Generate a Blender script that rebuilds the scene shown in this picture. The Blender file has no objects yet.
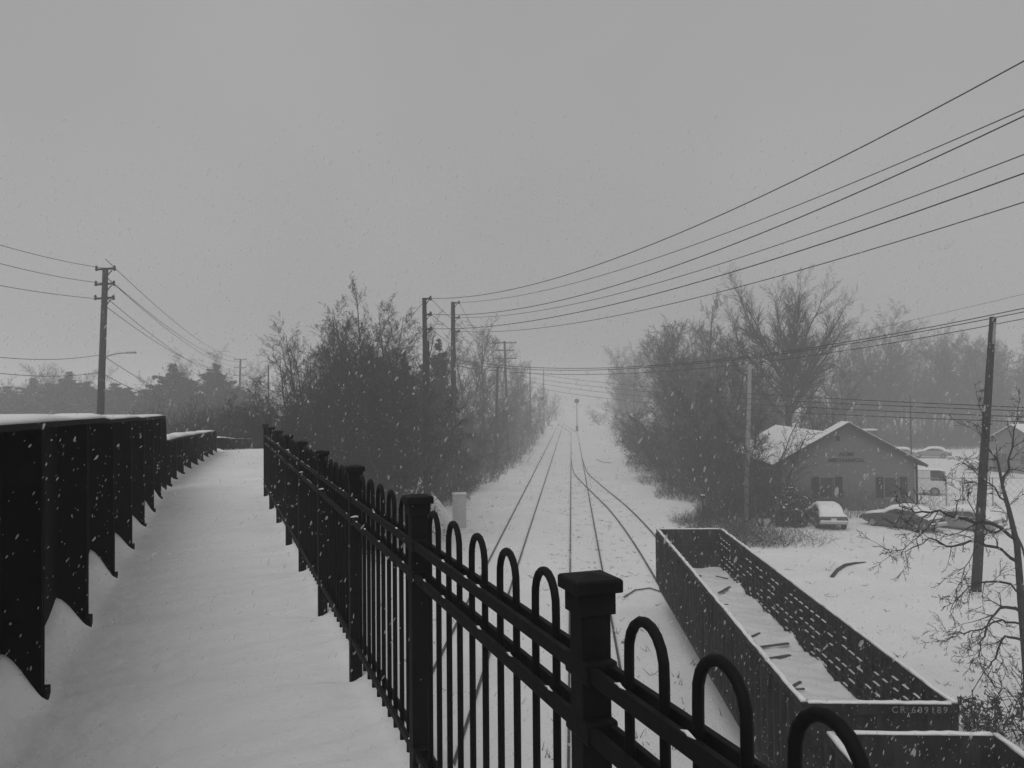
import bpy, math, random
import numpy as np
from mathutils import Matrix, Vector, Euler
R = math.radians
C = bpy.context.scene.collection
scn = bpy.context.scene
# ------------------------------------------------------------------ camera, world, light
F = 815.0; EYE = 8.0
cam = bpy.data.objects.new('camera', bpy.data.cameras.new('camera')); C.objects.link(cam)
cam.data.sensor_width = 36.0; cam.data.lens = 36.0*F/1024.0
cam.data.clip_start = 0.05; cam.data.clip_end = 4000
CM = (Matrix.Rotation(R(90+1.125), 4, 'X') @ Matrix.Rotation(R(-0.5), 4, 'Z'))
cam.matrix_world = Matrix.Translation((0, 0, EYE)) @ CM
scn.camera = cam
w = bpy.data.worlds.new('World'); scn.world = w; w.use_nodes = True
nt = w.node_tree; nt.nodes.clear()
sky = nt.nodes.new('ShaderNodeTexSky'); sky.sky_type = 'NISHITA'; sky.sun_disc = False
SUN_EL, SUN_AZ = 48.0, 205.0
sky.sun_elevation = R(SUN_EL); sky.sun_rotation = R(SUN_AZ); sky.air_density = 1.0; sky.dust_density = 8.0
bw = nt.nodes.new('ShaderNodeRGBToBW')
po = nt.nodes.new('ShaderNodeMath'); po.operation = 'POWER'; po.inputs[1].default_value = 0.12   # thick even cloud flattens the clear-sky gradient
mu = nt.nodes.new('ShaderNodeMath'); mu.operation = 'MULTIPLY'; mu.inputs[1].default_value = 3.35
bg = nt.nodes.new('ShaderNodeBackground'); bg.inputs[1].default_value = 0.1
wo = nt.nodes.new('ShaderNodeOutputWorld')
nt.links.new(sky.outputs[0], bw.inputs[0]); nt.links.new(bw.outputs[0], po.inputs[0]); nt.links.new(po.outputs[0], mu.inputs[0])
wtc = nt.nodes.new('ShaderNodeTexCoord'); wns = nt.nodes.new('ShaderNodeTexNoise'); wns.inputs['Scale'].default_value = 2.2; wns.inputs['Detail'].default_value = 3   # faint cloud tone
wmr = nt.nodes.new('ShaderNodeMapRange'); wmr.inputs['From Min'].default_value = .3; wmr.inputs['From Max'].default_value = .7; wmr.inputs['To Min'].default_value = .93; wmr.inputs['To Max'].default_value = 1.05
wm2 = nt.nodes.new('ShaderNodeMath'); wm2.operation = 'MULTIPLY'
nt.links.new(wtc.outputs['Generated'], wns.inputs['Vector']); nt.links.new(wns.outputs['Fac'], wmr.inputs['Value']); nt.links.new(mu.outputs[0], wm2.inputs[0]); nt.links.new(wmr.outputs[0], wm2.inputs[1])
nt.links.new(wm2.outputs[0], bg.inputs[0]); nt.links.new(bg.outputs[0], wo.inputs[0])
sl = bpy.data.lights.new('sun', 'SUN'); sl.energy = 0.8; sl.angle = R(40); sl.color = (1, 1, 1)
so = bpy.data.objects.new('sun', sl); C.objects.link(so)
_d = Vector((math.sin(R(SUN_AZ))*math.cos(R(SUN_EL)), math.cos(R(SUN_AZ))*math.cos(R(SUN_EL)), math.sin(R(SUN_EL))))
so.rotation_euler = _d.to_track_quat('Z', 'Y').to_euler(); so.location = _d*60
vs = scn.view_settings; vs.view_transform = 'Standard'; vs.look = 'None'; vs.gamma = 1; vs.exposure = 0.0; vs.use_curve_mapping = False
cy = scn.cycles
cy.max_bounces = 6; cy.diffuse_bounces = 3; cy.glossy_bounces = 2; cy.volume_bounces = 2; cy.transparent_max_bounces = 8
# ------------------------------------------------------------------ pixel helpers (real depth always given)
CM3 = CM.to_3x3()
def ray(px, py): return CM3 @ Vector(((px-512)/F, (384-py)/F, -1))
def D(px, py, y):
    r = ray(px, py); return Vector((0, 0, EYE)) + r*(y/r.y)
def G(px, py, z=0.0):
    r = ray(px, py); return Vector((0, 0, EYE)) + r*((z-EYE)/r.z)
# ------------------------------------------------------------------ materials
MATS = {}
def mat(name, col, rough=0.8, var=0.25, scale=6.0, bump=0.0, metal=0.0, detail=6, spec=0.3, stretch=(1, 1, 1)):
    if name in MATS: return MATS[name]
    m = bpy.data.materials.new(name); m.use_nodes = True; n = m.node_tree; b = n.nodes['Principled BSDF']
    b.inputs['Roughness'].default_value = rough; b.inputs['Metallic'].default_value = metal
    b.inputs['Specular IOR Level'].default_value = spec
    tc = n.nodes.new('ShaderNodeTexCoord'); mp = n.nodes.new('ShaderNodeMapping'); mp.inputs['Scale'].default_value = stretch
    ns = n.nodes.new('ShaderNodeTexNoise'); ns.inputs['Scale'].default_value = scale; ns.inputs['Detail'].default_value = detail
    cr = n.nodes.new('ShaderNodeValToRGB')
    lo, hi = max(0, col*(1-var)), min(1, col*(1+var))
    cr.color_ramp.elements[0].color = (lo, lo, lo, 1); cr.color_ramp.elements[1].color = (hi, hi, hi, 1)
    cr.color_ramp.elements[0].position = 0.3; cr.color_ramp.elements[1].position = 0.7
    n.links.new(tc.outputs['Object'], mp.inputs[0]); n.links.new(mp.outputs[0], ns.inputs['Vector'])
    n.links.new(ns.outputs['Fac'], cr.inputs[0]); n.links.new(cr.outputs[0], b.inputs['Base Color'])
    if bump > 0:
        bp = n.nodes.new('ShaderNodeBump'); bp.inputs['Strength'].default_value = bump; bp.inputs['Distance'].default_value = 0.03
        n.links.new(ns.outputs['Fac'], bp.inputs['Height']); n.links.new(bp.outputs[0], b.inputs['Normal'])
    MATS[name] = m; return m
def snow_dusted(name, base, snow_amount, scale=9.0):
    """dark surface with wind-blown snow stuck in patches"""
    m = mat(name, base, 0.7, 0.3, 8, 0.1); n = m.node_tree; b = n.nodes['Principled BSDF']
    tc = n.nodes.new('ShaderNodeTexCoord'); ns = n.nodes.new('ShaderNodeTexNoise'); ns.inputs['Scale'].default_value = scale; ns.inputs['Detail'].default_value = 8
    ns.inputs['Roughness'].default_value = 0.7
    cr = n.nodes.new('ShaderNodeValToRGB'); cr.color_ramp.elements[0].position = 1-snow_amount-0.04; cr.color_ramp.elements[1].position = 1-snow_amount+0.04
    mx = n.nodes.new('ShaderNodeMix'); mx.data_type = 'RGBA'
    src = b.inputs['Base Color'].links[0].from_socket
    n.links.new(tc.outputs['Object'], ns.inputs['Vector']); n.links.new(ns.outputs['Fac'], cr.inputs[0]); n.links.new(cr.outputs[0], mx.inputs['Factor'])
    n.links.new(src, mx.inputs['A']); mx.inputs['B'].default_value = (.75, .75, .75, 1); n.links.new(mx.outputs['Result'], b.inputs['Base Color'])
    return m
def snow_mat(name, weeds):
    m = bpy.data.materials.new(name); m.use_nodes = True; n = m.node_tree; b = n.nodes['Principled BSDF']
    b.inputs['Roughness'].default_value = 0.75; b.inputs['Specular IOR Level'].default_value = 0.2
    tc = n.nodes.new('ShaderNodeTexCoord')
    n1 = n.nodes.new('ShaderNodeTexNoise'); n1.inputs['Scale'].default_value = 0.35; n1.inputs['Detail'].default_value = 9; n1.inputs['Roughness'].default_value = 0.62
    cr = n.nodes.new('ShaderNodeValToRGB'); cr.color_ramp.elements[0].position = .3; cr.color_ramp.elements[1].position = .7
    cr.color_ramp.elements[0].color = (.80, .80, .80, 1); cr.color_ramp.elements[1].color = (.91, .91, .91, 1)
    n.links.new(tc.outputs['Object'], n1.inputs['Vector']); n.links.new(n1.outputs['Fac'], cr.inputs[0])
    last = cr.outputs[0]
    if weeds:
        n2 = n.nodes.new('ShaderNodeTexNoise'); n2.inputs['Scale'].default_value = 2.6; n2.inputs['Detail'].default_value = 7; n2.inputs['Roughness'].default_value = .68
        n3 = n.nodes.new('ShaderNodeTexNoise'); n3.inputs['Scale'].default_value = 0.11; n3.inputs['Detail'].default_value = 3
        ad = n.nodes.new('ShaderNodeMath'); ad.operation = 'MULTIPLY_ADD'; ad.inputs[1].default_value = 0.45
        c2 = n.nodes.new('ShaderNodeValToRGB'); c2.color_ramp.elements[0].position = .935; c2.color_ramp.elements[1].position = 1.0
        mx = n.nodes.new('ShaderNodeMix'); mx.data_type = 'RGBA'; mx.inputs['B'].default_value = (.12, .12, .12, 1)
        for q in (n2, n3): n.links.new(tc.outputs['Object'], q.inputs['Vector'])
        n.links.new(n3.outputs['Fac'], ad.inputs[0]); n.links.new(n2.outputs['Fac'], ad.inputs[2]); n.links.new(ad.outputs[0], c2.inputs[0])
        n.links.new(c2.outputs[0], mx.inputs['Factor']); n.links.new(last, mx.inputs['A']); last = mx.outputs['Result']
    n.links.new(last, b.inputs['Base Color'])
    n4 = n.nodes.new('ShaderNodeTexNoise'); n4.inputs['Scale'].default_value = 7; n4.inputs['Detail'].default_value = 8
    bp = n.nodes.new('ShaderNodeBump'); bp.inputs['Strength'].default_value = .5; bp.inputs['Distance'].default_value = .05
    n.links.new(tc.outputs['Object'], n4.inputs['Vector']); n.links.new(n4.outputs['Fac'], bp.inputs['Height']); n.links.new(bp.outputs[0], b.inputs['Normal'])
    MATS[name] = m; return m
def brick_mat(name, c1, c2, c3):
    m = bpy.data.materials.new(name); m.use_nodes = True; n = m.node_tree; b = n.nodes['Principled BSDF']; b.inputs['Roughness'].default_value = .9
    tc = n.nodes.new('ShaderNodeTexCoord'); mp = n.nodes.new('ShaderNodeMapping'); mp.inputs['Rotation'].default_value = (R(90), 0, 0)
    br = n.nodes.new('ShaderNodeTexBrick'); br.inputs['Scale'].default_value = 4.0; br.inputs['Mortar Size'].default_value = .02
    for k, c in zip(('Color1', 'Color2', 'Mortar'), (c1, c2, c3)): br.inputs[k].default_value = (c, c, c, 1)
    n.links.new(tc.outputs['Object'], mp.inputs[0]); n.links.new(mp.outputs[0], br.inputs['Vector']); n.links.new(br.outputs['Color'], b.inputs['Base Color'])
    MATS[name] = m; return m
SNOW = snow_mat('snow', False); GSNOW = snow_mat('ground_snow', True)
BLACK = mat('black_paint', .005, .7, .35, 14, .15, spec=.2)
GIRD = mat('girder_paint', .006, .8, .4, 5, .15, spec=.12)
RUST = mat('rusty_steel', .022, .85, .75, 5, .3, spec=.12, stretch=(1, 1, .3))
RUSTIN = mat('rusty_steel_inside', .014, .8, .5, 6, .2)
CONC = mat('concrete', .3, .9, .2, 3, .2)
RAILM = mat('rail_steel', .035, .5, .4, 10)
RAILS = snow_dusted('snowy_rail_steel', .045, .36, 3)
POLE = mat('pole_wood', .016, .9, .35, 9, .3, stretch=(4, 4, .4))
POLEP = mat('pale_pole_wood', .24, .9, .25, 9, .3, stretch=(4, 4, .4))
GALV = mat('galvanised_steel', .25, .5, .2, 8)
WIREM = mat('wire_insulation', .02, .6, .2, 10)
BARK = mat('bark', .04, .95, .4, 12, .4, stretch=(1, 1, .3))
BARKL = mat('pale_bark', .085, .95, .4, 12, .4)
TWIG = mat('twig', .03, .95, .4, 3)
BRUSH = mat('brush_stems', .035, .95, .5, 1.2)
NEED = mat('needles', .022, .8, .5, 3)
LEAF = mat('evergreen_leaf', .04, .7, .5, 5)
WALL = brick_mat('painted_brick', .135, .155, .12)
SHUT = mat('dark_shutter', .012, .7, .2, 10)
GLASS = mat('dark_glass', .025, .12, .2, 2, spec=.5)
TRIM = mat('pale_trim', .16, .6, .1, 8)
ROOFM = mat('dark_shingle', .05, .9, .3, 10, .3)
WHITE = mat('white_paint', .62, .45, .06, 4)
CARD = mat('dark_car_paint', .05, .3, .1, 3, spec=.5)
CARG = mat('grey_car_paint', .22, .3, .1, 3, spec=.5)
TYRE = mat('tyre_rubber', .02, .9, .2, 20)
HUB = mat('wheel_hub', .22, .4, .2, 10)
LAMPR = mat('tail_lamp', .045, .3, .1, 6, spec=.5)
CHROME = mat('bumper_metal', .4, .35, .15, 8)
PLATE = mat('plate', .55, .5, .1, 8)
CAB = mat('cabinet_paint', .52, .5, .08, 4)
LETT = mat('white_lettering', .22, .8, .3, 30)
LETD = mat('dark_lettering', .01, .8, .2, 30)
WOOD = mat('grey_timber', .09, .9, .4, 8, .3, stretch=(1, .2, 1))
DEBR = mat('dark_debris', .05, .9, .5, 9)
# ------------------------------------------------------------------ mesh builders
class MB:
    def __init__(s): s.v = []; s.f = []
    def add(s, vs, fs):
        o = len(s.v); s.v += [tuple(p) for p in vs]; s.f += [tuple(i+o for i in f) for f in fs]; return s
    def box(s, c, d, rot=None):
        x, y, z = d[0]/2, d[1]/2, d[2]/2
        vs = [Vector(p) for p in ((-x,-y,-z),(x,-y,-z),(x,y,-z),(-x,y,-z),(-x,-y,z),(x,-y,z),(x,y,z),(-x,y,z))]
        if rot is not None: vs = [rot @ p for p in vs]
        c = Vector(c)
        return s.add([p+c for p in vs], [(0,3,2,1),(4,5,6,7),(0,1,5,4),(1,2,6,5),(2,3,7,6),(3,0,4,7)])
    def bar(s, a, b, wd, ht, up=(0, 0, 1)):
        a, b = Vector(a), Vector(b); t = (b-a).normalized(); sd = t.cross(Vector(up))
        if sd.length < 1e-4: sd = t.cross(Vector((1, 0, 0)))
        sd.normalize(); u = sd.cross(t)
        vs = []
        for p in (a, b):
            for i, j in ((-1,-1),(1,-1),(1,1),(-1,1)): vs.append(p+sd*i*wd/2+u*j*ht/2)
        return s.add(vs, [(0,1,2,3),(7,6,5,4),(0,4,5,1),(1,5,6,2),(2,6,7,3),(3,7,4,0)])
    def tube(s, pts, rad, n=8, caps=True):
        pts = [Vector(p) for p in pts]; k = len(pts)
        if not hasattr(rad, '__len__'): rad = [rad]*k
        vs = []; ref = None
        for i, p in enumerate(pts):
            t = (pts[min(i+1, k-1)]-pts[max(i-1, 0)]).normalized()
            if ref is None:
                ref = t.cross(Vector((0, 0, 1)));
                if ref.length < 1e-3: ref = t.cross(Vector((1, 0, 0)))
            ref = (ref - t*ref.dot(t)).normalized(); bn = t.cross(ref)
            for j in range(n):
                a = 2*math.pi*j/n; vs.append(p+(ref*math.cos(a)+bn*math.sin(a))*rad[i])
        fs = [(i*n+j, i*n+(j+1)%n, (i+1)*n+(j+1)%n, (i+1)*n+j) for i in range(k-1) for j in range(n)]
        if caps: fs += [tuple(range(n-1, -1, -1)), tuple(range((k-1)*n, k*n))]
        return s.add(vs, fs)
    def loft(s, rings, closed=True, caps=True):
        n = len(rings[0]); vs = [p for r in rings for p in r]
        m = n if closed else n-1
        fs = [(i*n+j, i*n+(j+1)%n, (i+1)*n+(j+1)%n, (i+1)*n+j) for i in range(len(rings)-1) for j in range(m)]
        if caps: fs += [tuple(range(n-1, -1, -1)), tuple(range((len(rings)-1)*n, len(rings)*n))]
        return s.add(vs, fs)
    def build(s, name, m, parent=None, smooth=False, bevel=0):
        me = bpy.data.meshes.new(name); me.from_pydata([tuple(p) for p in s.v], [], s.f); me.update()
        me.materials.append(m)
        if smooth: me.polygons.foreach_set('use_smooth', [True]*len(me.polygons))
        o = bpy.data.objects.new(name, me); C.objects.link(o)
        if parent is not None: o.parent = parent
        if bevel:
            md = o.modifiers.new('b', 'BEVEL'); md.width = bevel; md.segments = 2; md.limit_method = 'ANGLE'
        return o
def np_mesh(name, V, Q, m, parent=None, smooth=False):
    """V (n,3), Q (k,4)"""
    V = np.asarray(V, np.float32); Q = np.asarray(Q, np.int32); k = Q.shape[1]
    me = bpy.data.meshes.new(name)
    me.vertices.add(len(V)); me.vertices.foreach_set('co', V.ravel())
    me.loops.add(Q.size); me.loops.foreach_set('vertex_index', Q.ravel())
    me.polygons.add(len(Q)); me.polygons.foreach_set('loop_start', np.arange(0, Q.size, k, dtype=np.int32))
    if smooth: me.polygons.foreach_set('use_smooth', np.ones(len(Q), bool))
    me.update(calc_edges=True); me.validate(); me.materials.append(m)
    o = bpy.data.objects.new(name, me); C.objects.link(o)
    if parent is not None: o.parent = parent
    return o
def segs_geo(P0, P1, R0, R1, n=3):
    P0 = np.asarray(P0, float); P1 = np.asarray(P1, float); T = P1-P0; L = np.linalg.norm(T, axis=1, keepdims=True)+1e-9; T = T/L
    ref = np.where(np.abs(T[:, 2:3]) > .9, np.array([[1., 0, 0]]), np.array([[0, 0, 1.]]))
    A = np.cross(T, ref); A /= np.linalg.norm(A, axis=1, keepdims=True)+1e-9; B = np.cross(T, A)
    k = len(P0); V = np.zeros((k, 2*n, 3))
    for j in range(n):
        a = 2*math.pi*j/n; o = A*math.cos(a)+B*math.sin(a)
        V[:, j] = P0+o*np.asarray(R0)[:, None]; V[:, n+j] = P1+o*np.asarray(R1)[:, None]
    base = (np.arange(k)*2*n)[:, None]
    Q = np.concatenate([base+np.array([[j, (j+1) % n, n+(j+1) % n, n+j]]) for j in range(n)], 0)
    return V.reshape(-1, 3), Q
def quads_geo(P, size, rng, aspect=1.0, Dir=None):
    """leaf-size quads at P"""
    k = len(P); P = np.asarray(P, float)
    U = rng.normal(size=(k, 3)) if Dir is None else np.asarray(Dir, float)+rng.normal(size=(k, 3))*.35
    U /= np.linalg.norm(U, axis=1, keepdims=True); W = rng.normal(size=(k, 3)); W -= U*(W*U).sum(1, keepdims=True); W /= np.linalg.norm(W, axis=1, keepdims=True)
    s = (np.asarray(size)*np.ones(k))[:, None]*.5
    V = np.stack([P-U*s*aspect-W*s*.4, P-U*s*aspect*.2+W*s, P+U*s*aspect, P-U*s*aspect*.2-W*s*1.0], 1)
    return V.reshape(-1, 3), (np.arange(k)*4)[:, None]+np.array([[0, 1, 2, 3]])
def merge(*gs):
    V = []; Q = []; o = 0
    for v, q in gs: V.append(v); Q.append(q+o); o += len(v)
    return np.concatenate(V), np.concatenate(Q)
def tag(o, label=None, cat=None, group=None, kind=None):
    if label: o['label'] = label
    if cat: o['category'] = cat
    if group: o['group'] = group
    if kind: o['kind'] = kind
    return o
def thing(name, label, cat, loc=(0, 0, 0), rz=0.0, group=None):
    o = bpy.data.objects.new(name, None); o.empty_display_size = .2; C.objects.link(o)
    o.location = loc; o.rotation_euler = (0, 0, rz); return tag(o, label, cat, group)
def kids(o): return [c for c in C.objects if c.parent is o]
def dup(root, loc, rz=0, sc=None, label=None, group=None):
    r = root.copy(); C.objects.link(r); r.location = loc; r.rotation_euler = (0, 0, rz)
    if sc is not None: r.scale = (sc, sc, sc) if not hasattr(sc, '__len__') else sc
    if label: r['label'] = label
    if group: r['group'] = group
    for ch in kids(root):
        c = ch.copy(); C.objects.link(c); c.parent = r
        for g in kids(ch):
            e = g.copy(); C.objects.link(e); e.parent = c
    return r
def text_mesh(txt, size, depth=.004, align='CENTER', space=1.0, bold=0):
    cu = bpy.data.curves.new('t', 'FONT'); cu.body = txt; cu.size = size; cu.extrude = depth; cu.align_x = align; cu.align_y = 'CENTER'; cu.space_character = space; cu.resolution_u = 3; cu.offset = bold
    o = bpy.data.objects.new('t', cu); C.objects.link(o)
    dg = bpy.context.evaluated_depsgraph_get(); me = bpy.data.meshes.new_from_object(o.evaluated_get(dg))
    bpy.data.objects.remove(o); return me
# ------------------------------------------------------------------ the bridge path
H0 = R(-19.8)
def heading(u):
    if u <= 18: return H0
    if u <= 22: return H0+R(4.8)*(u-18)/4
    if u <= 42: return R(-15)
    return R(-15)+R(70)*min(1, (u-42)/14)
WALKZ = EYE-1.75
_us = np.arange(-14, 54.6, .1); _c = np.zeros((len(_us), 2))
for i, u in enumerate(_us):
    if u <= 18: _c[i] = (math.sin(H0)*u, math.cos(H0)*u)
    else: h = heading(u-.05); _c[i] = _c[i-1]+.1*np.array((math.sin(h), math.cos(h)))
def W(u, v, z=0.0):
    h = heading(u); x = np.interp(u, _us, _c[:, 0]); y = np.interp(u, _us, _c[:, 1])
    return Vector((x+v*math.cos(h), y-v*math.sin(h), wz(u)+z))
def wz(u):
    d = max(0, u-31); return WALKZ-.05*d
def emb(x, y):
    """height of the approach embankment at plan points"""
    sel = _us >= 36.5; cx = _c[sel][::8]; hz = np.array([wz(u) for u in _us[sel][::8]])
    hd = np.array([heading(u) for u in _us[sel][::8]])
    px = cx[:, 0]-3*np.cos(hd); py = cx[:, 1]+3*np.sin(hd)
    d = np.sqrt((x[..., None]-px)**2+(y[..., None]-py)**2); k = d.argmin(-1); dm = d.min(-1)
    return np.clip(hz[k]-.45-np.maximum(0, dm-3.9)/.8, 0, None)
def nz(x, y):
    return (np.sin(x*.31+1.3*np.sin(y*.17))*np.cos(y*.27+1.1*np.sin(x*.13))*.05+np.sin(x*1.1+y*.6)*np.sin(y*.9-x*.4)*.018
            + np.sin(x*.05+2)*np.sin(y*.043)*.10)
def gz_np(x, y):
    tr = np.clip((np.abs(x-(3.0+.0724*(y-20)))-5.5)/5, 0, 1)
    side = np.clip((x-8)/6, 0, 1)
    return emb(x, y)+nz(x, y)*(.18+.82*tr)
def gz(x, y): return float(gz_np(np.array([float(x)]), np.array([float(y)]))[0])
# ground: one sheet to the horizon
gx = np.sort(np.concatenate([np.linspace(-45, 60, 260), -45-np.geomspace(1, 855, 45), 60+np.geomspace(1, 840, 45)]))
gy = np.sort(np.concatenate([np.linspace(-12, 90, 250), 90+np.geomspace(1, 810, 60), -12-np.geomspace(1, 60, 14)]))
X, Y = np.meshgrid(gx, gy, indexing='ij'); Z = gz_np(X, Y)
nx, ny = X.shape; idx = np.arange(nx*ny).reshape(nx, ny)
Qg = np.stack([idx[:-1, :-1], idx[1:, :-1], idx[1:, 1:], idx[:-1, 1:]], -1).reshape(-1, 4)
tag(np_mesh('ground', np.stack([X, Y, Z], -1).reshape(-1, 3), Qg, GSNOW, smooth=True), kind='structure')
# haze of falling snow
hz = MB().box((0, 420, 14), (1860, 1000, 31)).build('haze', GSNOW); tag(hz, kind='stuff')
hm = bpy.data.materials.new('haze_air'); hm.use_nodes = True; n = hm.node_tree; n.nodes.clear()
pv = n.nodes.new('ShaderNodeVolumePrincipled'); pv.inputs['Color'].default_value = (.97, .97, .97, 1); pv.inputs['Density'].default_value = .0037
om = n.nodes.new('ShaderNodeOutputMaterial'); n.links.new(pv.outputs[0], om.inputs['Volume']); hz.data.materials[0] = hm
hm.cycles.homogeneous_volume = True if hasattr(hm.cycles, 'homogeneous_volume') else None
# ------------------------------------------------------------------ walkway snow with drifts
STIFF = [5.6+1.77*k for k in range(-7, 7)]
FPOST = [1.75+1.76*k for k in range(-4, 9)]
uu = np.concatenate([np.arange(-7, -.5, .25), np.arange(-.5, 20, .05), np.arange(20, 54, .3)])
vv = np.concatenate([np.arange(-1.5, -.4, .03), np.arange(-.4, .5, .1), np.arange(.5, 1.06, .035)])
V = []; rng = np.random.default_rng(4)
bayh = {k: rng.uniform(.15, .30) for k in range(-9, 60)}
def sst(a, b, x): t = np.clip((x-a)/(b-a), 0, 1); return t*t*(3-2*t)
for u in uu:
    s = (u-5.6)/1.77; k = math.floor(s); fr = s-k
    hb = bayh[k]*(.25+.85*fr**3.2)*(1-sst(.975, 1.0, fr)*.6) if u < 18.2 else (bayh[math.floor((u-18.6)/1.5)]*.7*(.25+.85*(((u-18.6)/1.5) % 1)**3) if u < 31 else .08)
    for v in vv:
        h = hb*float(sst(-.9, -1.22, v))**1.25+.05*float(sst(.55, .95, v))*(.5+.5*math.sin(u*3.57))
        h += .014*math.sin(u*1.7+v*.8)+.010*math.sin(u*4.1+1.3*math.sin(v*2+u))+.007*math.sin(u*9.3+v*2.2+2*math.sin(u*1.3))*(.5+.5*math.sin(v*3+u*.7))+.005*math.sin(u*15.7-v*6+math.sin(u*3.1)*2)
        if u < 20:
            du = (u-5.6+.885) % 1.77-.885
            h -= .06*math.exp(-((du+.02)/.09)**2)*math.exp(-((v+.93)/.14)**2)+.032*math.exp(-((du-.05)/.06)**2)*math.exp(-((v+.72)/.25)**2)
            dp = (u-1.75+.88) % 1.76-.88
            h -= .06*math.exp(-(dp/.09)**2)*math.exp(-((v-.76)/.09)**2)+.03*math.exp(-((dp-.03)/.06)**2)*math.exp(-((v-.58)/.18)**2)
        V.append(W(float(u), float(v), h))
nu, nv = len(uu), len(vv); idx = np.arange(nu*nv).reshape(nu, nv)
Q = np.stack([idx[:-1, :-1], idx[:-1, 1:], idx[1:, 1:], idx[1:, :-1]], -1).reshape(-1, 4)
tag(np_mesh('walkway', np.array([tuple(p) for p in V]), Q, SNOW, smooth=True), kind='structure')
b = MB(); us = list(np.arange(-7, 31, 1.0))+[31]
ring = lambda u, r: [W(u, -8.6, -.12), W(u, r, -.12), W(u, r, -.55), W(u, -8.6, -.55)]
b.loft([ring(u, .98 if u < 15 else 1.45) for u in us]); tag(b.build('bridge_deck', CONC), kind='structure')
b = MB(); us2 = list(np.arange(-7, 54, 1.0)); b.loft([[W(u, -8.5, -.06+.0*u), W(u, -1.62, -.05), W(u, -1.62, -.11), W(u, -8.5, -.11)] for u in us2]); tag(b.build('road', SNOW), kind='structure')
b = MB()
for u, h in ((31.6, 5.7),): b.loft([[W(u, -9, -.56), W(u, 2.2, -.56), W(u+1.2, 2.2, -.56), W(u+1.2, -9, -.56)], [p-Vector((0, 0, h)) for p in [W(u, -9, -.56), W(u, 2.2, -.56), W(u+1.2, 2.2, -.56), W(u+1.2, -9, -.56)]]])
tag(b.build('bridge_abutment', CONC), kind='structure')
for u, lab in ((18.0, 'concrete bridge pier under the joint of the two long girders'), (-6.2, 'concrete bridge pier under the near end of the deck')):
    t = thing('bridge_pier', lab, 'pier', W(u, -3, -WALKZ), -heading(u))
    for v in (-4.4, 0, 3.4): MB().tube([(v, 0, -.4), (v, 0, WALKZ-1.3)], .35, 16).build('column', CONC, t, True)
    MB().box((-.6, 0, WALKZ-.93), (9.4, .8, .7)).build('cap_beam', CONC, t, bevel=.03)
# ------------------------------------------------------------------ plate girders
def girder(name, label, us, top, stiffs, vweb, vout, vin, round_end=None, snow=.05, bottom=-.25):
    """us: stations; top(u) height above the walkway"""
    t = thing(name, label, 'girder', W(us[0], vweb, bottom), 0); inv = Vector(t.location)
    L = lambda u, v, z: W(u, v, z)-inv
    prof = [(u, top(u)) for u in us]
    if round_end:
        ue = us[-1]; zt = top(ue); r = round_end
        prof += [(ue+r*math.sin(a), zt-r+r*math.cos(a)) for a in np.linspace(.15, math.pi/2, 9)]+[(ue+r, bottom)]
    w_ = MB(); w_.loft([[L(u, vweb-.012, bottom), L(u, vweb+.012, bottom), L(u, vweb+.012, z-.02), L(u, vweb-.012, z-.02)] for u, z in prof if z > bottom+.05])
    w_.build('web', GIRD, t)
    f_ = MB(); rings = []
    for i, (u, z) in enumerate(prof):
        a = prof[max(i-1, 0)]; c = prof[min(i+1, len(prof)-1)]; du, dz = c[0]-a[0], c[1]-a[1]; l = math.hypot(du, dz); nu_, nz_ = -dz/l, du/l; th = .035
        rings.append([L(u-nu_*th, vout, z-nz_*th), L(u-nu_*th, vin, z-nz_*th), L(u, vin, z), L(u, vout, z)])
    f_.loft(rings); f_.build('top_flange', GIRD, t)
    for us_ in stiffs:
        z = top(us_)-.04; s_ = MB()
        s_.loft([[L(us_, vweb+.012, bottom), L(us_, vin+.01, bottom), L(us_, vin+.01, z), L(us_, vweb+.012, z)], [L(us_+.016, vweb+.012, bottom), L(us_+.016, vin+.01, bottom), L(us_+.016, vin+.01, z), L(us_+.016, vweb+.012, z)]])
        s_.loft([[L(us_-.035, vin-.01, bottom), L(us_+.05, vin-.01, bottom), L(us_+.05, vin+.004, bottom), L(us_-.035, vin+.004, bottom)], [L(us_-.035, vin-.01, z), L(us_+.05, vin-.01, z), L(us_+.05, vin+.004, z), L(us_-.035, vin+.004, z)]])
        so_ = s_.build('stiffener', GIRD, t)
        MB().loft([[L(us_-.06, vin-.1, bottom), L(us_+.09, vin-.1, bottom), L(us_+.09, vin+.03, bottom), L(us_-.06, vin+.03, bottom)], [L(us_-.06, vin-.1, .045), L(us_+.09, vin-.1, .045), L(us_+.09, vin+.03, .035), L(us_-.06, vin+.03, .035)]]).build('foot', GIRD, so_)
    rg = random.Random(len(us)); sn = MB(); rs = []; last = [p for p in prof if p[1] > top(us[-1])-.2]
    for i, (u, z) in enumerate(last):
        k = snow*(1-.6*(i/len(last)))*(1+.25*math.sin(u*2.3)+rg.uniform(-.1, .1)); e = rg.uniform(-.012, .012)
        if i == len(last)-1: k *= .2
        rs.append([L(u, vout+.02, z+.001), L(u, vin-.02+e, z+.001), L(u, vin-.035+e, z+k*.6), L(u, vin-.12, z+k), L(u, vout+.12, z+k), L(u, vout+.035, z+k*.6)])
    sn.loft(rs); sn.build('snow_cap', SNOW, t, True)
    return t
girder('plate_girder', 'tall black riveted girder with rounded far end beside the snowy walkway', [u for u in np.arange(-7, 17.5, .5)]+[17.5], lambda u: 1.63-.0085*max(0, u-4)+.022*(u < 8.6)-.015*(u > 12.2), [u for u in STIFF if u < 17.6], -1.22, -1.5, -1.0, .6, .06)
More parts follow.
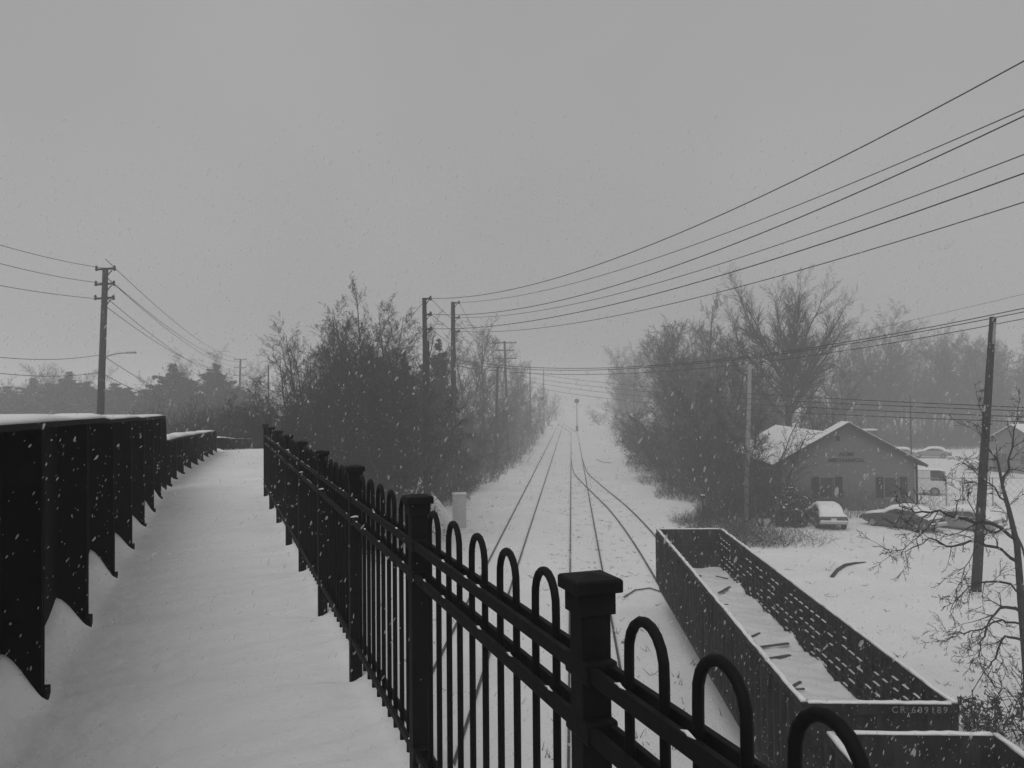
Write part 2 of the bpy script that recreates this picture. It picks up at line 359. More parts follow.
girder('plate_girder', 'lower black girder with snow cap beyond the tall rounded girder', list(np.arange(18.5, 30.6, .6)), lambda u: .97-.018*(u-18.5), [18.6+1.5*k for k in range(9)], -1.16, -1.42, -.96, None, .09)
girder('plate_girder', 'distant fogged low girder curving across the end of the walkway', list(np.arange(34, 53.1, .6)), lambda u: .52-.0*u, [34.4+1.5*k for k in range(13)], -1.3, -1.46, -1.02, None, .05)
# ------------------------------------------------------------------ ornamental fence
fv = .82
ft = thing('ornamental_fence', 'black metal hoop topped fence with square posts along the walkway', 'fence', W(0, fv), -H0)
def FL(u, v=0.0, z=0.0): return Vector((v, u, z))       # local frame: x = across, y = along
rg = random.Random(3)
for k in range(-3, 9):
    u = 1.75+1.76*k; c = FL(u)
    p = MB().box(c+Vector((0, 0, .59)), (.073, .073, 1.42)).build('post', BLACK, ft, bevel=.004)
    cp = MB(); cp.box(c+Vector((0, 0, 1.278)), (.09, .09, .052))
    ringz = lambda h, z: [c+Vector((-h, -h, z)), c+Vector((h, -h, z)), c+Vector((h, h, z)), c+Vector((-h, h, z))]
    cp.loft([ringz(.057, 1.303), ringz(.058, 1.306), ringz(.058, 1.330), ringz(.054, 1.335), ringz(.006, 1.343)])
    cp.build('cap', BLACK, p, bevel=.0012)
    for z in (1.125, .99, .235):
        bk = MB()
        bk.box(c+Vector((0, 0, z)), (.077, .132, .052))
        bk.build('rail_bracket', BLACK, p, bevel=.006)
        for s in (-1, 1):
            if rg.random() < .4 and k not in (0,): MB().tube([c+Vector((-.036, s*.056, z+.026)), c+Vector((-.022, s*(.056+rg.uniform(-.004, .006)), z+.028)), c+Vector((-.004, s*.055, z+.03)), c+Vector((.014, s*(.056+rg.uniform(-.005, .005)), z+.028)), c+Vector((.034, s*.055, z+.025))], [.003, rg.uniform(.006, .010), rg.uniform(.006, .011), rg.uniform(.004, .009), .002], 7).build('snow_lump', SNOW, p, True)
    if k == 8: break
    for z in (1.125, .99, .235):
        rl = MB()
        for s in (-1, 1): rl.bar(FL(u+.04, s*.024, z), FL(u+1.72, s*.024, z), .018, .036)
        ro = rl.build('rail', BLACK, ft, bevel=.003)
        # dabs of snow caught where hoops cross the rail
    if 1:
        for j in range(6 if k == -1 else 5):
            h = u+.28+.3*j if k != -1 else u+1.495-.265*j; pts = [FL(h-.073, 0, .14), FL(h-.073, 0, .7), FL(h-.073, 0, 1.19)]
            pts += [FL(h-.073*math.cos(a), 0, 1.215+.078*math.sin(a)) for a in np.linspace(.2, math.pi-.2, 9)]
            pts += [FL(h+.073, 0, 1.19), FL(h+.073, 0, .7), FL(h+.073, 0, .14)]
            ho = MB().tube(pts, .0115, 8).build('hoop_picket', BLACK, ft, True)
            for s in (-.073, .073):
                for z in (1.125, .99):
                    if rg.random() < .3: MB().tube([FL(h+s-.026, -.022, z+.017), FL(h+s-.008, -.024, z+.0185), FL(h+s+.006, -.021, z+.019), FL(h+s+.024, -.024, z+.017)], [.001, rg.uniform(.003, .006), rg.uniform(.003, .005), .001], 6).build('snow_dab', SNOW, ho, True)
# chain link beyond the ornamental fence
def wire_panel(mb, a, b, h, step, r):
    a, b = Vector(a), Vector(b); L_ = (b-a).length; n_ = int((L_+h)/step)
    for i in range(n_+1):
        for sg in (1, -1):
            s0 = i*step-(h if sg == 1 else 0); s1 = s0+(h if sg == 1 else h)
            p0, p1 = (s0, 0.0), (s1, h)
            if sg == -1: p0, p1 = (i*step-h, h), (i*step, 0.0)
            def cl(p, q):
                (x0, y0), (x1, y1) = p, q
                if x0 < 0: y0 += (y1-y0)*(-x0)/(x1-x0); x0 = 0
                if x1 > L_: y1 = y0+(y1-y0)*(L_-x0)/(x1-x0); x1 = L_
                return (x0, y0), (x1, y1)
            if p0[0] >= L_ or p1[0] <= 0: continue
            p0, p1 = cl(p0, p1)
            if p1[0]-p0[0] < .01: continue
            f = lambda p: a+(b-a)*(p[0]/L_)+Vector((0, 0, p[1]))
            mb.tube([f(p0), f(p1)], r, 3, False)
def chain_fence(label, pts, h, step=.16, r=.006, m=GALV, pr=.03):
    t = thing('chain_link_fence', label, 'fence', pts[0]); o = Vector(pts[0]); pts = [Vector(p)-o for p in pts]
    mesh = MB(); tr = MB()
    for a, b in zip(pts, pts[1:]): wire_panel(mesh, a, b, h, step, r); tr.tube([a+Vector((0, 0, h)), b+Vector((0, 0, h))], pr*.6, 6)
    mesh.build('mesh', m, t); tr.build('top_rail', m, t)
    for p in pts: MB().tube([p-Vector((0, 0, .2)), p+Vector((0, 0, h+.05))], pr, 8).build('post', m, t)
    return t
chain_fence('grey chain link fence beyond the last black fence post', [W(u, v, -.1) for u, v in ((17.4, 1.22), (19.8, 1.2), (22.2, 1.16), (24.6, 1.13), (27, 1.1), (29.4, 1.06), (31.4, 1.03))], 1.45, .12, .006, mat('dark_wire', .08, .6, .2))
# ------------------------------------------------------------------ railway tracks
def offset_line(pts, off):
    out = []
    for i, p in enumerate(pts):
        t = (pts[min(i+1, len(pts)-1)]-pts[max(i-1, 0)]); t.z = 0; t.normalize(); out.append(p+Vector((t.y, -t.x, 0))*off)
    return out
def smooth_path(ctrl, n=140):
    ys = np.array([c[0] for c in ctrl], float); xs = np.array([c[1] for c in ctrl], float)
    yy = np.linspace(ys[0], ys[-1], n); xx = np.interp(yy, ys, xs)
    for _ in range(60): xx[1:-1] = (xx[:-2]+2*xx[1:-1]+xx[2:])/4
    return [Vector((float(x), float(y), 0)) for x, y in zip(xx, yy)]
def rail_profile(mb, pts, wd=.075, z0=-.08, z1=.07):
    rings = []
    for i, p in enumerate(pts):
        t = (pts[min(i+1, len(pts)-1)]-pts[max(i-1, 0)]); t.z = 0; t.normalize(); s = Vector((t.y, -t.x, 0)); g = nz(np.array(p.x), np.array(p.y))*.18
        b = p+Vector((0, 0, float(g)))
        rings.append([b+s*.07+Vector((0, 0, z0)), b+s*.03+Vector((0, 0, 0.0)), b+s*wd/2+Vector((0, 0, z1-.03)), b+s*wd/2+Vector((0, 0, z1)), b-s*wd/2+Vector((0, 0, z1)), b-s*wd/2+Vector((0, 0, z1-.03)), b-s*.03+Vector((0, 0, 0.0)), b-s*.07+Vector((0, 0, z0))])
    mb.loft(rings)
x1 = lambda y: -3.4+.0724*y
def track(label, pts, m, gauge=1.5):
    mb = MB()
    for s in (-1, 1): rail_profile(mb, offset_line(pts, s*gauge/2), .062, -.08, .085)
    return tag(mb.build('railway_track', m), kind='structure')
T1 = smooth_path([(-30, x1(-30)), (430, x1(430))], 120)
T2 = smooth_path([(-30, x1(-30)+4.0), (150, x1(150)+4.05), (200, x1(200)+4.0), (228, x1(228)+2.0), (262, x1(262)+.05), (275, x1(275)+.02)], 240)
T3 = smooth_path([(-30, 4.3), (13.5, 5.98), (31.5, 6.79), (45, 7.42), (58, 7.72), (72, 7.45), (88, 7.25), (105, x1(105)+4.1), (112, x1(112)+4.02)], 220)
track('main', T1, RAILM); track('second', T2, RAILS); track('siding', T3, RAILM)
# ------------------------------------------------------------------ gondola cars
GL, GWD, RIM, FLO = 18.0, 2.5, 2.9, 1.36
def gondola(label, loc, rz, number=None, cat='rail car'):
    t = thing('gondola_car', label, cat, loc, rz); hw = GWD/2; rgo = random.Random(int(abs(loc[1])*10))
    MB().box((0, GL/2, FLO-.08), (GWD-.1, GL-.04, .12)).build('floor', RUSTIN, t)
    for s in (-1, 1):
        sw = MB(); sw.box((s*(hw-.06), GL/2, (.95+RIM)/2-.03), (.03, GL, RIM-.95-.06))
        sw.box((s*(hw-.035), GL/2, RIM-.06), (.11, GL, .12)); sw.box((s*(hw-.02), GL/2, .84), (.09, GL-1.2, .22))
        k = 40
        for i in range(k+1):
            y = .12+(GL-.24)*i/k
            sw.box((s*(hw+.012), y, (.95+RIM)/2-.09), (.115, .085, RIM-.95-.07), None)     # outer stakes
            sw.box((s*(hw-.095), y, (FLO+RIM)/2-.06), (.042, .07, RIM-FLO-.16), None)      # inner corrugation
        for r_ in range(6):
            z = FLO+.18+r_*.205
            sw.box((s*(hw-.10), GL/2, z), (.055, GL-.1, .035))
        side = sw.build('side_wall', RUST, t)
        sn = MB()
        for i in range(k):
            y0 = .12+(GL-.24)*i/k+.05; L_ = (GL-.24)/k-.1
            for r_ in range(6):
                if rgo.random() < .25+.5*(.5+.5*math.sin(i*.55+r_*1.3)):
                    f = rgo.uniform(.45, 1.0); sn.box((s*(hw-.103), y0+L_/2+rgo.uniform(-.04, .04), FLO+.18+r_*.205+.023), (.04, L_*f, .013))
        tag(sn.build('snow_patches', SNOW, side), kind='stuff')
    for e in (0, 1):
        y = .03 if e == 0 else GL-.03; ew = MB(); sg = -1 if e == 0 else 1
        ew.box((0, y, (.9+RIM)/2-.05), (GWD-.16, .04, RIM-.9-.02))
        ew.box((0, y+sg*.035, RIM-.085), (GWD+.04, .12, .17))
        for z in (1.1, 1.7, 2.25): ew.box((0, y+sg*.05, z), (GWD-.2, .08, .09)); ew.box((0, y-sg*.045, z+.05), (GWD-.2, .05, .05))
        for x in (-.8, 0, .8): ew.box((x, y+sg*.04, (FLO+RIM)/2-.15), (.09, .06, RIM-FLO-.02))
        eo = ew.build('end_wall', RUST, t)
        es = MB()
        for z in (1.1, 1.7, 2.25):
            for q in range(6):
                if rgo.random() < .75: es.box((rgo.uniform(-.95, .95), y+sg*.05, z+.055), (rgo.uniform(.15, .5), .07, .022))
        tag(es.build('snow_patches', SNOW, eo), kind='stuff')
        ld = MB()
        for x in (hw-.42, hw-.06): ld.box((x*sg*-1, y+sg*.16, 1.72), (.035, .03, 1.55))
        for z in np.arange(1.05, 2.5, .33): ld.box(((hw-.24)*sg*-1, y+sg*.16, z), (.38, .025, .025))
        ld.build('ladder', RUST, t)
        cp = MB(); cp.box((0, y+sg*.32, .82), (.2, .6, .2)); cp.box((0, y+sg*.62, .82), (.3, .16, .28)); cp.build('coupler', RUST, t, bevel=.02)
    rm = MB()
    for s in (-1, 1):
        rs = []
        for y in np.linspace(0, GL, 70):
            h = .035+rgo.uniform(-.018, .018); e = rgo.uniform(-.008, .008); x = s*(hw-.035)
            rs.append([Vector((x-.05+e, y, RIM+.001)), Vector((x+.05+e, y, RIM+.001)), Vector((x+.035+e, y, RIM+h)), Vector((x-.035+e, y, RIM+h))])
        rm.loft(rs)
    for y in (-.005, GL+.005):
        rs = []
        for x in np.linspace(-hw+.1, hw-.1, 20):
            h = .03+rgo.uniform(-.01, .012); rs.append([Vector((x, y-.055, RIM+.001)), Vector((x, y+.055, RIM+.001)), Vector((x, y+.04, RIM+h)), Vector((x, y-.04, RIM+h))])
        rm.loft(rs)
    rm.build('snow_rim', SNOW, t, True)
    xs = np.linspace(-hw+.09, hw-.09, 18); ys = np.linspace(.05, GL-.05, 150); XX, YY = np.meshgrid(xs, ys, indexing='ij')
    edge = np.clip((np.abs(XX)-.8)/.35, 0, 1)**2
    ZZ = FLO+.06+.03*np.sin(YY*2.1+XX)+.03*np.sin(YY*5.3-XX*3)*np.sin(XX*4)+.12*edge*(.5+.5*np.sin(YY*3.1))+.02*np.sin(YY*11+XX*7)
    ix = np.arange(18*150).reshape(18, 150); q = np.stack([ix[:-1, :-1], ix[1:, :-1], ix[1:, 1:], ix[:-1, 1:]], -1).reshape(-1, 4)
    np_mesh('snow_bed', np.stack([XX, YY, ZZ], -1).reshape(-1, 3), q, snow_gond, t, True)
    for yb in (2.3, GL-2.3):
        bg_ = MB()
        for s in (-1, 1):
            bg_.box((s*.95, yb, .48), (.14, 2.3, .2)); bg_.box((s*.95, yb, .62), (.16, .7, .3))
        bg_.box((0, yb, .62), (2.0, .35, .25)); bo = bg_.build('bogie', RUST, t, bevel=.02)
        for dy in (-.85, .85):
            for s in (-1, 1): MB().tube([(s*.68, yb+dy, .49), (s*.8, yb+dy, .49)], .42, 24).build('wheel', RAILM, bo)
            MB().tube([(-.7, yb+dy, .49), (.7, yb+dy, .49)], .08, 10).build('axle', RAILM, bo)
    if number:
        me = text_mesh(number, .15, .003, 'CENTER', 1.35); me.materials.clear(); me.materials.append(LETT)
        o = bpy.data.objects.new('lettering', me); C.objects.link(o); o.parent = t; o.rotation_euler = (R(90), 0, 0); o.location = (hw-.62, -.069, RIM-.09)
    return t
snow_gond = snow_mat('gondola_snow', True)
gdir = Vector((6.79-5.98, 18.0)).normalized(); GRZ = -math.atan2(6.79-5.98, 18.0)
NEAR0 = Vector((5.98, 13.5, .07))
gondola('rusty open gondola car with snow on its floor, numbered on its near end', NEAR0, GRZ, 'CR 609189')
n2 = NEAR0-Vector((gdir.x, gdir.y, 0))*(GL+1.25)
gondola('nearest gondola car, only its snow edged far end showing', n2, GRZ)
# loose boards in the gondola
rg = random.Random(12)
def gpt(x, y, z): return NEAR0+Vector((x*math.cos(GRZ)-y*math.sin(GRZ), x*math.sin(GRZ)+y*math.cos(GRZ), z))
for (x, y, L_, a, lab) in ((-.35, 12.2, 1.1, 5, 'grey board lying across the middle of the snowy gondola floor'), (.25, 7.9, 1.25, 14, 'dark split board in the gondola beside the ribbed wall'),
                          (-.6, 4.3, .95, 3, 'short board near the left wall of the gondola, near end'), (.5, 14.2, 1.3, 62, 'board lying lengthwise in the far end of the gondola'),
                          (.15, 4.0, .8, -10, 'snow crusted stick next to the short board in the gondola'), (-.3, 16.4, .9, 8, 'farthest board below the end wall of the gondola')):
    o = MB().box((0, 0, 0), (L_, .10, .035)).build('plank', WOOD, None, bevel=.006); o.location = gpt(x, y, FLO+.095); o.rotation_euler = (R(rg.uniform(-4, 4)), R(rg.uniform(-4, 4)), GRZ+R(a)); tag(o, lab, 'plank', 'loose boards in the gondola')
for i in range(11):
    o = MB().box((0, 0, 0), (rg.uniform(.25, .9), rg.uniform(.04, .09), .04)).build('wood_scrap', WOOD, None, bevel=.006); o.location = gpt(rg.uniform(-.85, .85), rg.uniform(1.5, 17), FLO+.085); o.rotation_euler = (R(rg.uniform(-6, 6)), R(rg.uniform(-6, 6)), R(rg.uniform(-80, 80) if i % 3 else rg.uniform(-8, 8))); tag(o, 'small dark scrap of wood half sunk in the gondola snow', 'wood scrap', 'small wood scraps in the gondola snow')
#==PART2==
# ------------------------------------------------------------------ utility poles
def pole(name, label, base, top_z, r0, r1, m, lean=(0, 0), group=None):
    b0 = Vector((base[0], base[1], gz(base[0], base[1]))); t = thing(name, label, 'pole', b0, 0, group); h = top_z-b0.z
    MB().tube([(0, 0, -.3), (lean[0]*.5, lean[1]*.5, h*.5), (lean[0], lean[1], h)], [r0, (r0+r1)/2, r1], 12).build('shaft', m, t, True)
    return t, h
def arm_set(t, h, lean, hs, dx, two=True, m=POLE):
    """short brackets with insulators; returns world wire points"""
    out = []
    for z in hs:
        zz = h-z; cx = lean[0]*zz/h; cy_ = lean[1]*zz/h
        a = MB(); a.bar((cx-(dx if two else .0), cy_, zz), (cx+dx, cy_, zz+.06), .10, .10); a.tube([(cx+.05, cy_, zz-.42), (cx+dx*.75, cy_, zz-.03)], .03, 6)
        ao = a.build('bracket', m, t)
        for s in ((-1, 1) if two else (1,)):
            i_ = MB(); p = Vector((cx+s*dx, cy_, zz+.06))
            i_.tube([p+Vector((0, 0, -.14)), p+Vector((0, 0, -.08)), p+Vector((0, 0, 0)), p+Vector((0, 0, .06)), p+Vector((0, 0, .16))], [.04, .09, .05, .085, .03], 8)
            i_.build('insulator', WIREM, ao, True); out.append(t.location+p)
    return out
# two tall line poles left of the tracks
p1b = D(427, 505, 50); p1t = D(424.3, 298, 50)
L1 = (p1t.x-p1b.x, 0)
P1, h1 = pole('utility_pole', 'tall pole with three short brackets rising from the left trees, stub pole beside it', (p1b.x, 50), p1t.z, .20, .13, POLE, L1)
A1 = arm_set(P1, h1, L1, (.08, 1.05, 1.95), .38, False)
P1s, _ = pole('stub_pole', 'thick short stub pole standing against the tall bracket pole', (D(427.5, 505, 49.4).x, 49.4), D(427.5, 341, 49.4).z, .22, .18, POLE, (0, 0))
p2b = D(454, 497, 68); p2t = D(453, 302, 68); L2 = (p2t.x-p2b.x, 0)
P2, h2 = pole('utility_pole', 'tall bracket pole nearest the tracks beside the pale equipment cabinet', (p2b.x, 68), p2t.z, .27, .17, POLE, L2)
A2 = arm_set(P2, h2, L2, (.1, 1.35, 2.5), .5, False)
p3b = D(508, 440, 128); p3t = D(504.5, 341, 128); L3 = (p3t.x-p3b.x, 0)
P3, h3 = pole('utility_pole', 'distant fogged pole with three crossarms left of the tracks', (p3b.x, 128), p3t.z, .26, .16, POLE, L3)
for z, l in ((.3, 1.9), (1.5, 1.5), (2.75, 1.9)):
    x0 = L3[0]; c = MB().box((x0, -.12, h3-z), (l*2, .14, .16)).build('crossarm', POLE, P3)
    for q in (-.9, -.5, .5, .9): MB().tube([(x0+q*l, -.12, h3-z+.08), (x0+q*l, -.12, h3-z+.2), (x0+q*l, -.12, h3-z+.3)], [.03, .07, .03], 6).build('insulator', WIREM, c)
p4b = D(495.5, 452, 104); p4t = D(497.5, 367, 104); L4 = (p4t.x-p4b.x, 0)
P4, h4 = pole('utility_pole', 'plain bare topped pole just before the distant three crossarm pole', (p4b.x, 104), p4t.z, .22, .17, POLE, L4)
for px, y, tp in ((530.5, 185, 366), (544, 235, 369)):
    b_ = D(px, 425, y); pole('utility_pole', 'faint far pole in the fog above the left wood edge', (b_.x, y), D(px, tp, y).z, .2, .13, POLE, (0, 0), 'faint far poles along the tracks')
# left street pole with lamp
y5 = 45; b5 = D(96.5, 428, y5); t5 = D(105.5, 268, y5); L5 = (t5.x-b5.x, 0)
P5, h5 = pole('street_pole', 'leaning pole with street lamp rising behind the tall girder', (b5.x, y5), t5.z, .23, .15, POLE, L5)
A5 = arm_set(P5, h5, L5, (.08, .92, 1.7), .5, True)
la = D(98.5, 360.5, y5)-P5.location; lb = D(128, 353, y5)-P5.location
am = MB(); pts = [la+(lb-la)*f+Vector((0, 0, .22*math.sin(f*math.pi)*.6)) for f in np.linspace(0, 1, 8)]
am.tube(pts, .035, 8); ao = am.build('lamp_arm', GALV, P5, True)
MB().loft([[lb+Vector((dx, s*wd, zz)) for s, zz in ((-1, -.03), (1, -.03), (.7, .07), (-.7, .07))] for dx, wd in ((-.08, .05), (.08, .13), (.3, .14), (.45, .06))]).build('lamp_head', GALV, ao)
y6 = 140; b6 = D(238, 446, y6); t6 = D(240.5, 359, y6); L6 = (t6.x-b6.x, 0)
P6, h6 = pole('street_pole', 'faint pole with three small arms beside the foggy conifers', (b6.x, y6), t6.z, .24, .16, POLE, L6)
A6 = arm_set(P6, h6, L6, (.1, 1.5, 2.8), 1.0, True)
b7 = D(268.5, 425, 95); pole('thin_pole', 'thin plain pole behind the far end of the fence', (b7.x, 95), D(269, 365, 95).z, .12, .09, POLE)
# right side poles
y8 = 33.8; b8 = G(975.5, 593, 0); y8 = b8.y; t8 = D(993, 317, y8); L8 = (t8.x-b8.x, 0)
P8, h8 = pole('utility_pole', 'dark leaning pole standing in the snowy lot by the parked cars', (b8.x, y8), t8.z, .2, .125, POLE, L8)
MB().tube([(L8[0]*.9, -.14, h8*.9), (L8[0]*.98, -.14, h8*.98)], .05, 8).build('wire_clamp', GALV, P8)
b9 = G(746, 523, 0); y9 = b9.y; t9 = D(750, 363, y9)
pole('utility_pole', 'pale weathered pole in the brush beyond the gondola', (b9.x, y9), t9.z, .17, .12, POLEP, (t9.x-b9.x, 0))
b10 = D(719, 470, 74); pole('utility_pole', 'dark pole half hidden in the right wood', (b10.x, 74), D(719, 366, 74).z, .16, .11, POLE)
b11 = G(911.5, 470, 0); b11 = D(911.5, 470, 84)
P11, h11 = pole('light_pole', 'slim light pole with a short sloping arm rising behind the brick building', (b11.x, 84), D(911.5, 396, 84).z, .08, .05, POLE)
MB().tube([(0, 0, h11-.1), (.55, 0, h11-.75), (1.1, 0, h11-1.7)], .035, 6).build('lamp_arm', GALV, P11)
# ------------------------------------------------------------------ wires
def wire(name, label, pa, pb, pix, r, t0=0.0, t1=1.0, group=None, n=40):
    """plan line pa->pb; height fitted as a hanging curve through the sighted points"""
    ax, ay = pa[0], pa[1]; bx, by = pb[0], pb[1]; ts = []; zs = []
    for px, py in pix:
        r_ = ray(px, py); k = r_.x/r_.y; t = (k*ay-ax)/((bx-ax)-k*(by-ay)); y = ay+(by-ay)*t; ts.append(t); zs.append(EYE+r_.z/r_.y*y)
    if len(pa) > 2: ts.append(0); zs.append(pa[2])
    if len(pb) > 2: ts.append(1); zs.append(pb[2])
    co = np.polyfit(ts, zs, 2 if len(ts) > 2 else 1)
    pts = [Vector((ax+(bx-ax)*t, ay+(by-ay)*t, float(np.polyval(co, t)))) for t in np.linspace(t0, t1, n)]
    o = MB().tube(pts, r, 5).build(name, WIREM, None, True); return tag(o, label, 'wire', group)
END1, END2 = (22, -5), (23.2, -4)
up = [(A1[0], [(560, 278), (760, 195), (1024, 62.5)], 'topmost overhead wire sweeping from the tall poles to the upper right'),
      (A2[0], [(560, 287), (809.5, 200), (1024, 110)], 'second overhead wire from the top, sweeping to the upper right'),
      (A1[1], [(560, 301), (837, 200), (1024, 117.5)], 'third overhead wire from the top, running close under the second'),
      (A2[1], [(560, 307), (903, 200), (1024, 155)], 'fourth overhead wire from the top, in the sweep to the upper right'),
      (A1[2], [(560, 316), (948, 200), (1024, 174)], 'fifth overhead wire from the top, second lowest of the upper sweep'),
      (A2[2], [(560, 326), (760, 280), (934.5, 230.5), (1024, 203)], 'lowest of the six overhead wires sweeping over the tall bare tree')]
for p, pix, lab in up:
    e = END1 if p in (A1[0], A1[1], A1[2]) else END2
    wire('overhead_wire', lab, tuple(p), e, pix, .017, 0, .86, 'six overhead wires sweeping right')
for i, (pix, lab) in enumerate((([(860, 336.5), (760, 353.5), (560, 370.5)], 'upper cable of the bundle running through the top of the lot pole'),
                               ([(993, 319.5), (860, 338.5), (760, 355.5), (560, 372.5)], 'middle cable of the bundle through the lot pole'),
                               ([(993, 326.5), (860, 344), (760, 361), (560, 377)], 'lower cable of the bundle through the lot pole'))):
    z0 = (318, 320, 327)[i]; q = D(993, z0, y8)
    wire('cable', lab, (t8.x, y8), (-4.9, 68), [(993, z0)]+pix+[(463, 360+3*i)], .02 if i < 2 else .017, -.6, 1.0, 'cable bundle over the tracks')
for i, (pix, lab) in enumerate((([(508, 369), (560, 377), (760, 396), (985, 404.5)], 'topmost of the four thin lines below the bundle'),
                               ([(508, 373), (560, 382), (760, 400), (985, 409)], 'second of the four thin lines below the bundle'),
                               ([(508, 377), (560, 387), (760, 404), (985, 416)], 'third of the four thin lines below the bundle'),
                               ([(508, 381), (560, 393), (760, 408), (985, 423)], 'lowest of the four thin lines below the bundle'))):
    wire('telephone_line', lab, (b8.x+.25, y8), (p3b.x, 128), pix, .018, -.5, 1.0, 'four thin lines over the tracks')
wire('overhead_wire', 'single faint wire behind the lot pole at far right', (50, 70), (-4, 160), [(1024, 294), (900, 323), (820, 341)], .02, -.2, .55)
# left pole wires
for i, (pix, lab) in enumerate((([(0, 245), (50, 258), (100, 267.5)], 'top wire from the street lamp pole to the left edge'), ([(0, 263.5), (50, 275), (97, 282.5)], 'middle wire from the street lamp pole to the left edge'),
                               ([(0, 285.5), (50, 293.5), (95, 298.5)], 'third wire from the street lamp pole to the left edge'), ([(0, 357.3), (45, 359.5), (98, 355.3)], 'upper slack line from the lamp pole to the left edge'),
                               ([(0, 373.2), (50, 376.2), (96, 373)], 'lower slack line from the lamp pole to the left edge'))):
    wire('overhead_wire', lab, (t5.x, y5), (-19, -10), pix, .015, 0, .24)
for i, (pix, lab) in enumerate((([(117, 270), (180, 326), (235, 358)], 'top wire from the lamp pole down to the faint far pole'), ([(111, 281), (165, 325), (231, 361)], 'second wire from the lamp pole to the faint far pole'),
                               ([(115, 285), (172, 333), (236, 366)], 'third wire from the lamp pole to the faint far pole'), ([(108, 299), (160, 341), (225, 377)], 'fourth wire from the lamp pole to the faint far pole'),
                               ([(108, 308), (150, 338), (215, 369)], 'fifth wire from the lamp pole, crossing towards the conifers'), ([(102, 355), (140, 379), (160, 390)], 'upper lower-level line from the lamp pole to the conifers'), ([(100, 372), (120, 383), (145, 394)], 'lowest line from the lamp pole towards the conifers'))):
    wire('overhead_wire', lab, (t5.x, y5), (t6.x, y6), pix, .02, 0, (1, 1, 1, .95, .8, .45, .4)[i])
wire('guy_wire', 'guy wire slanting down left from the tall bracket pole', (p1t.x, 50), (D(380, 370, 44).x, 44), [(421, 305), (400, 330)], .015, 0, 1.0)
for a, b_, lab in ((A1, (P3.location.x, 128), 'upper'), ):
    for i, q in enumerate(a): wire('overhead_wire', ('top', 'middle', 'bottom')[i]+' wire from the left bracket pole on to the distant crossarm pole', tuple(q), (P3.location.x-.6, 128, P3.location.z+h3-(.1, 1.3, 2.5)[i]), [(455, (322, 333, 347)[i])], .016)
for i, q in enumerate(A2): wire('overhead_wire', ('top', 'middle', 'bottom')[i]+' wire from the trackside bracket pole to the distant crossarm pole', tuple(q), (P3.location.x+.8, 128, P3.location.z+h3-(.1, 1.3, 2.5)[i]), [(480, (336, 346, 357)[i])], .016)
# ------------------------------------------------------------------ trackside equipment
cb = G(459.5, 528, 0); t = thing('equipment_cabinet', 'pale metal equipment cabinet at the left edge of the tracks', 'cabinet', cb, R(6))
MB().box((0, 0, 1.03), (.84, .8, 2.1)).build('body', CAB, t, bevel=.02); MB().box((0, 0, 2.11), (.92, .88, .07)).build('top_cap', CAB, t, bevel=.02); MB().box((.02, -.405, 1.0), (.62, .02, 1.7)).build('door', CAB, t)
MB().box((0, 0, 2.17), (.9, .86, .05)).build('snow_cap', SNOW, t, bevel=.02)
for px, y, tp, lab in ((576.8, 205, 401, 'railway signal with round head right of the tracks in fog'), (542, 190, 398.5, 'railway signal with round head against the left wood in fog')):
    q = D(px, 400, y); t = thing('railway_signal', lab, 'signal', (q.x, y, 0)); h = D(px, tp, y).z
    MB().tube([(0, 0, -.1), (0, 0, h)], .1, 8).build('mast', POLE, t); MB().tube([(0, -.15, h), (0, .1, h)], .6 if px > 550 else .5, 20).build('target', POLE, t)
    MB().tube([(0, -.15, h), (0, -.5, h)], .2, 10).build('lamp_hood', POLE, t); MB().box((0, .1, .7), (.6, .5, 1.4)).build('case', POLE, t)
b_ = G(703, 522, 0); t = thing('marker_post', 'short post with a snow capped box in front of the right wood', 'post', b_)
MB().box((0, 0, .8), (.09, .09, 1.8)).build('post', POLE, t); MB().box((0, -.02, 1.62), (.24, .16, .2)).build('box', POLE, t); MB().box((0, -.02, 1.745), (.25, .17, .05)).build('snow_cap', SNOW, t)
# ------------------------------------------------------------------ brick building
BR = -R(5.5); bo = Vector((D(848, 500, 57.7).x, 57.7, 0)); bo.z = gz(bo.x, bo.y)-.02
bd = thing('brick_building', 'low brick building with snowy gable roof, shuttered windows and wall lettering', 'building', bo, BR)
AP, SL, WH, DEP = 6.25, .565, 4.55, 16.0; OFF = -1.3
ev = AP-SL*WH-.14
mb = MB(); prof = [(-WH, -.4), (WH, -.4), (WH, ev), (0, AP-.16), (-WH, ev)]
mb.loft([[Vector((x, 0, z)) for x, z in prof], [Vector((x, .22, z)) for x, z in prof]]); mb.build('gable_wall', WALL, bd)
mb = MB(); pr2 = [(-WH, -.4), (WH, -.4), (WH, ev-.2), (OFF+1.3, AP+SL*OFF-.4), (OFF, AP+SL*OFF-.18), (-WH, ev)]
mb.loft([[Vector((x, .225, z)) for x, z in pr2], [Vector((x, DEP, z)) for x, z in pr2]]); mb.build('side_walls', WALL, bd)
OV = 5.25
def slab(p, q, y0, y1, th):
    (x0, z0), (x1, z1) = p, q; return [[Vector((x0, y0, z0)), Vector((x0, y1, z0)), Vector((x0, y1, z0-th)), Vector((x0, y0, z0-th))], [Vector((x1, y0, z1)), Vector((x1, y1, z1)), Vector((x1, y1, z1-th)), Vector((x1, y0, z1-th))]]
rz_ = lambda x: AP-SL*abs(x)
mb = MB(); mb.loft(slab((-OV, rz_(OV)), (0, AP), -.45, 1.3, .15)); mb.loft(slab((0, AP), (OV, rz_(OV)), -.45, 1.3, .15))
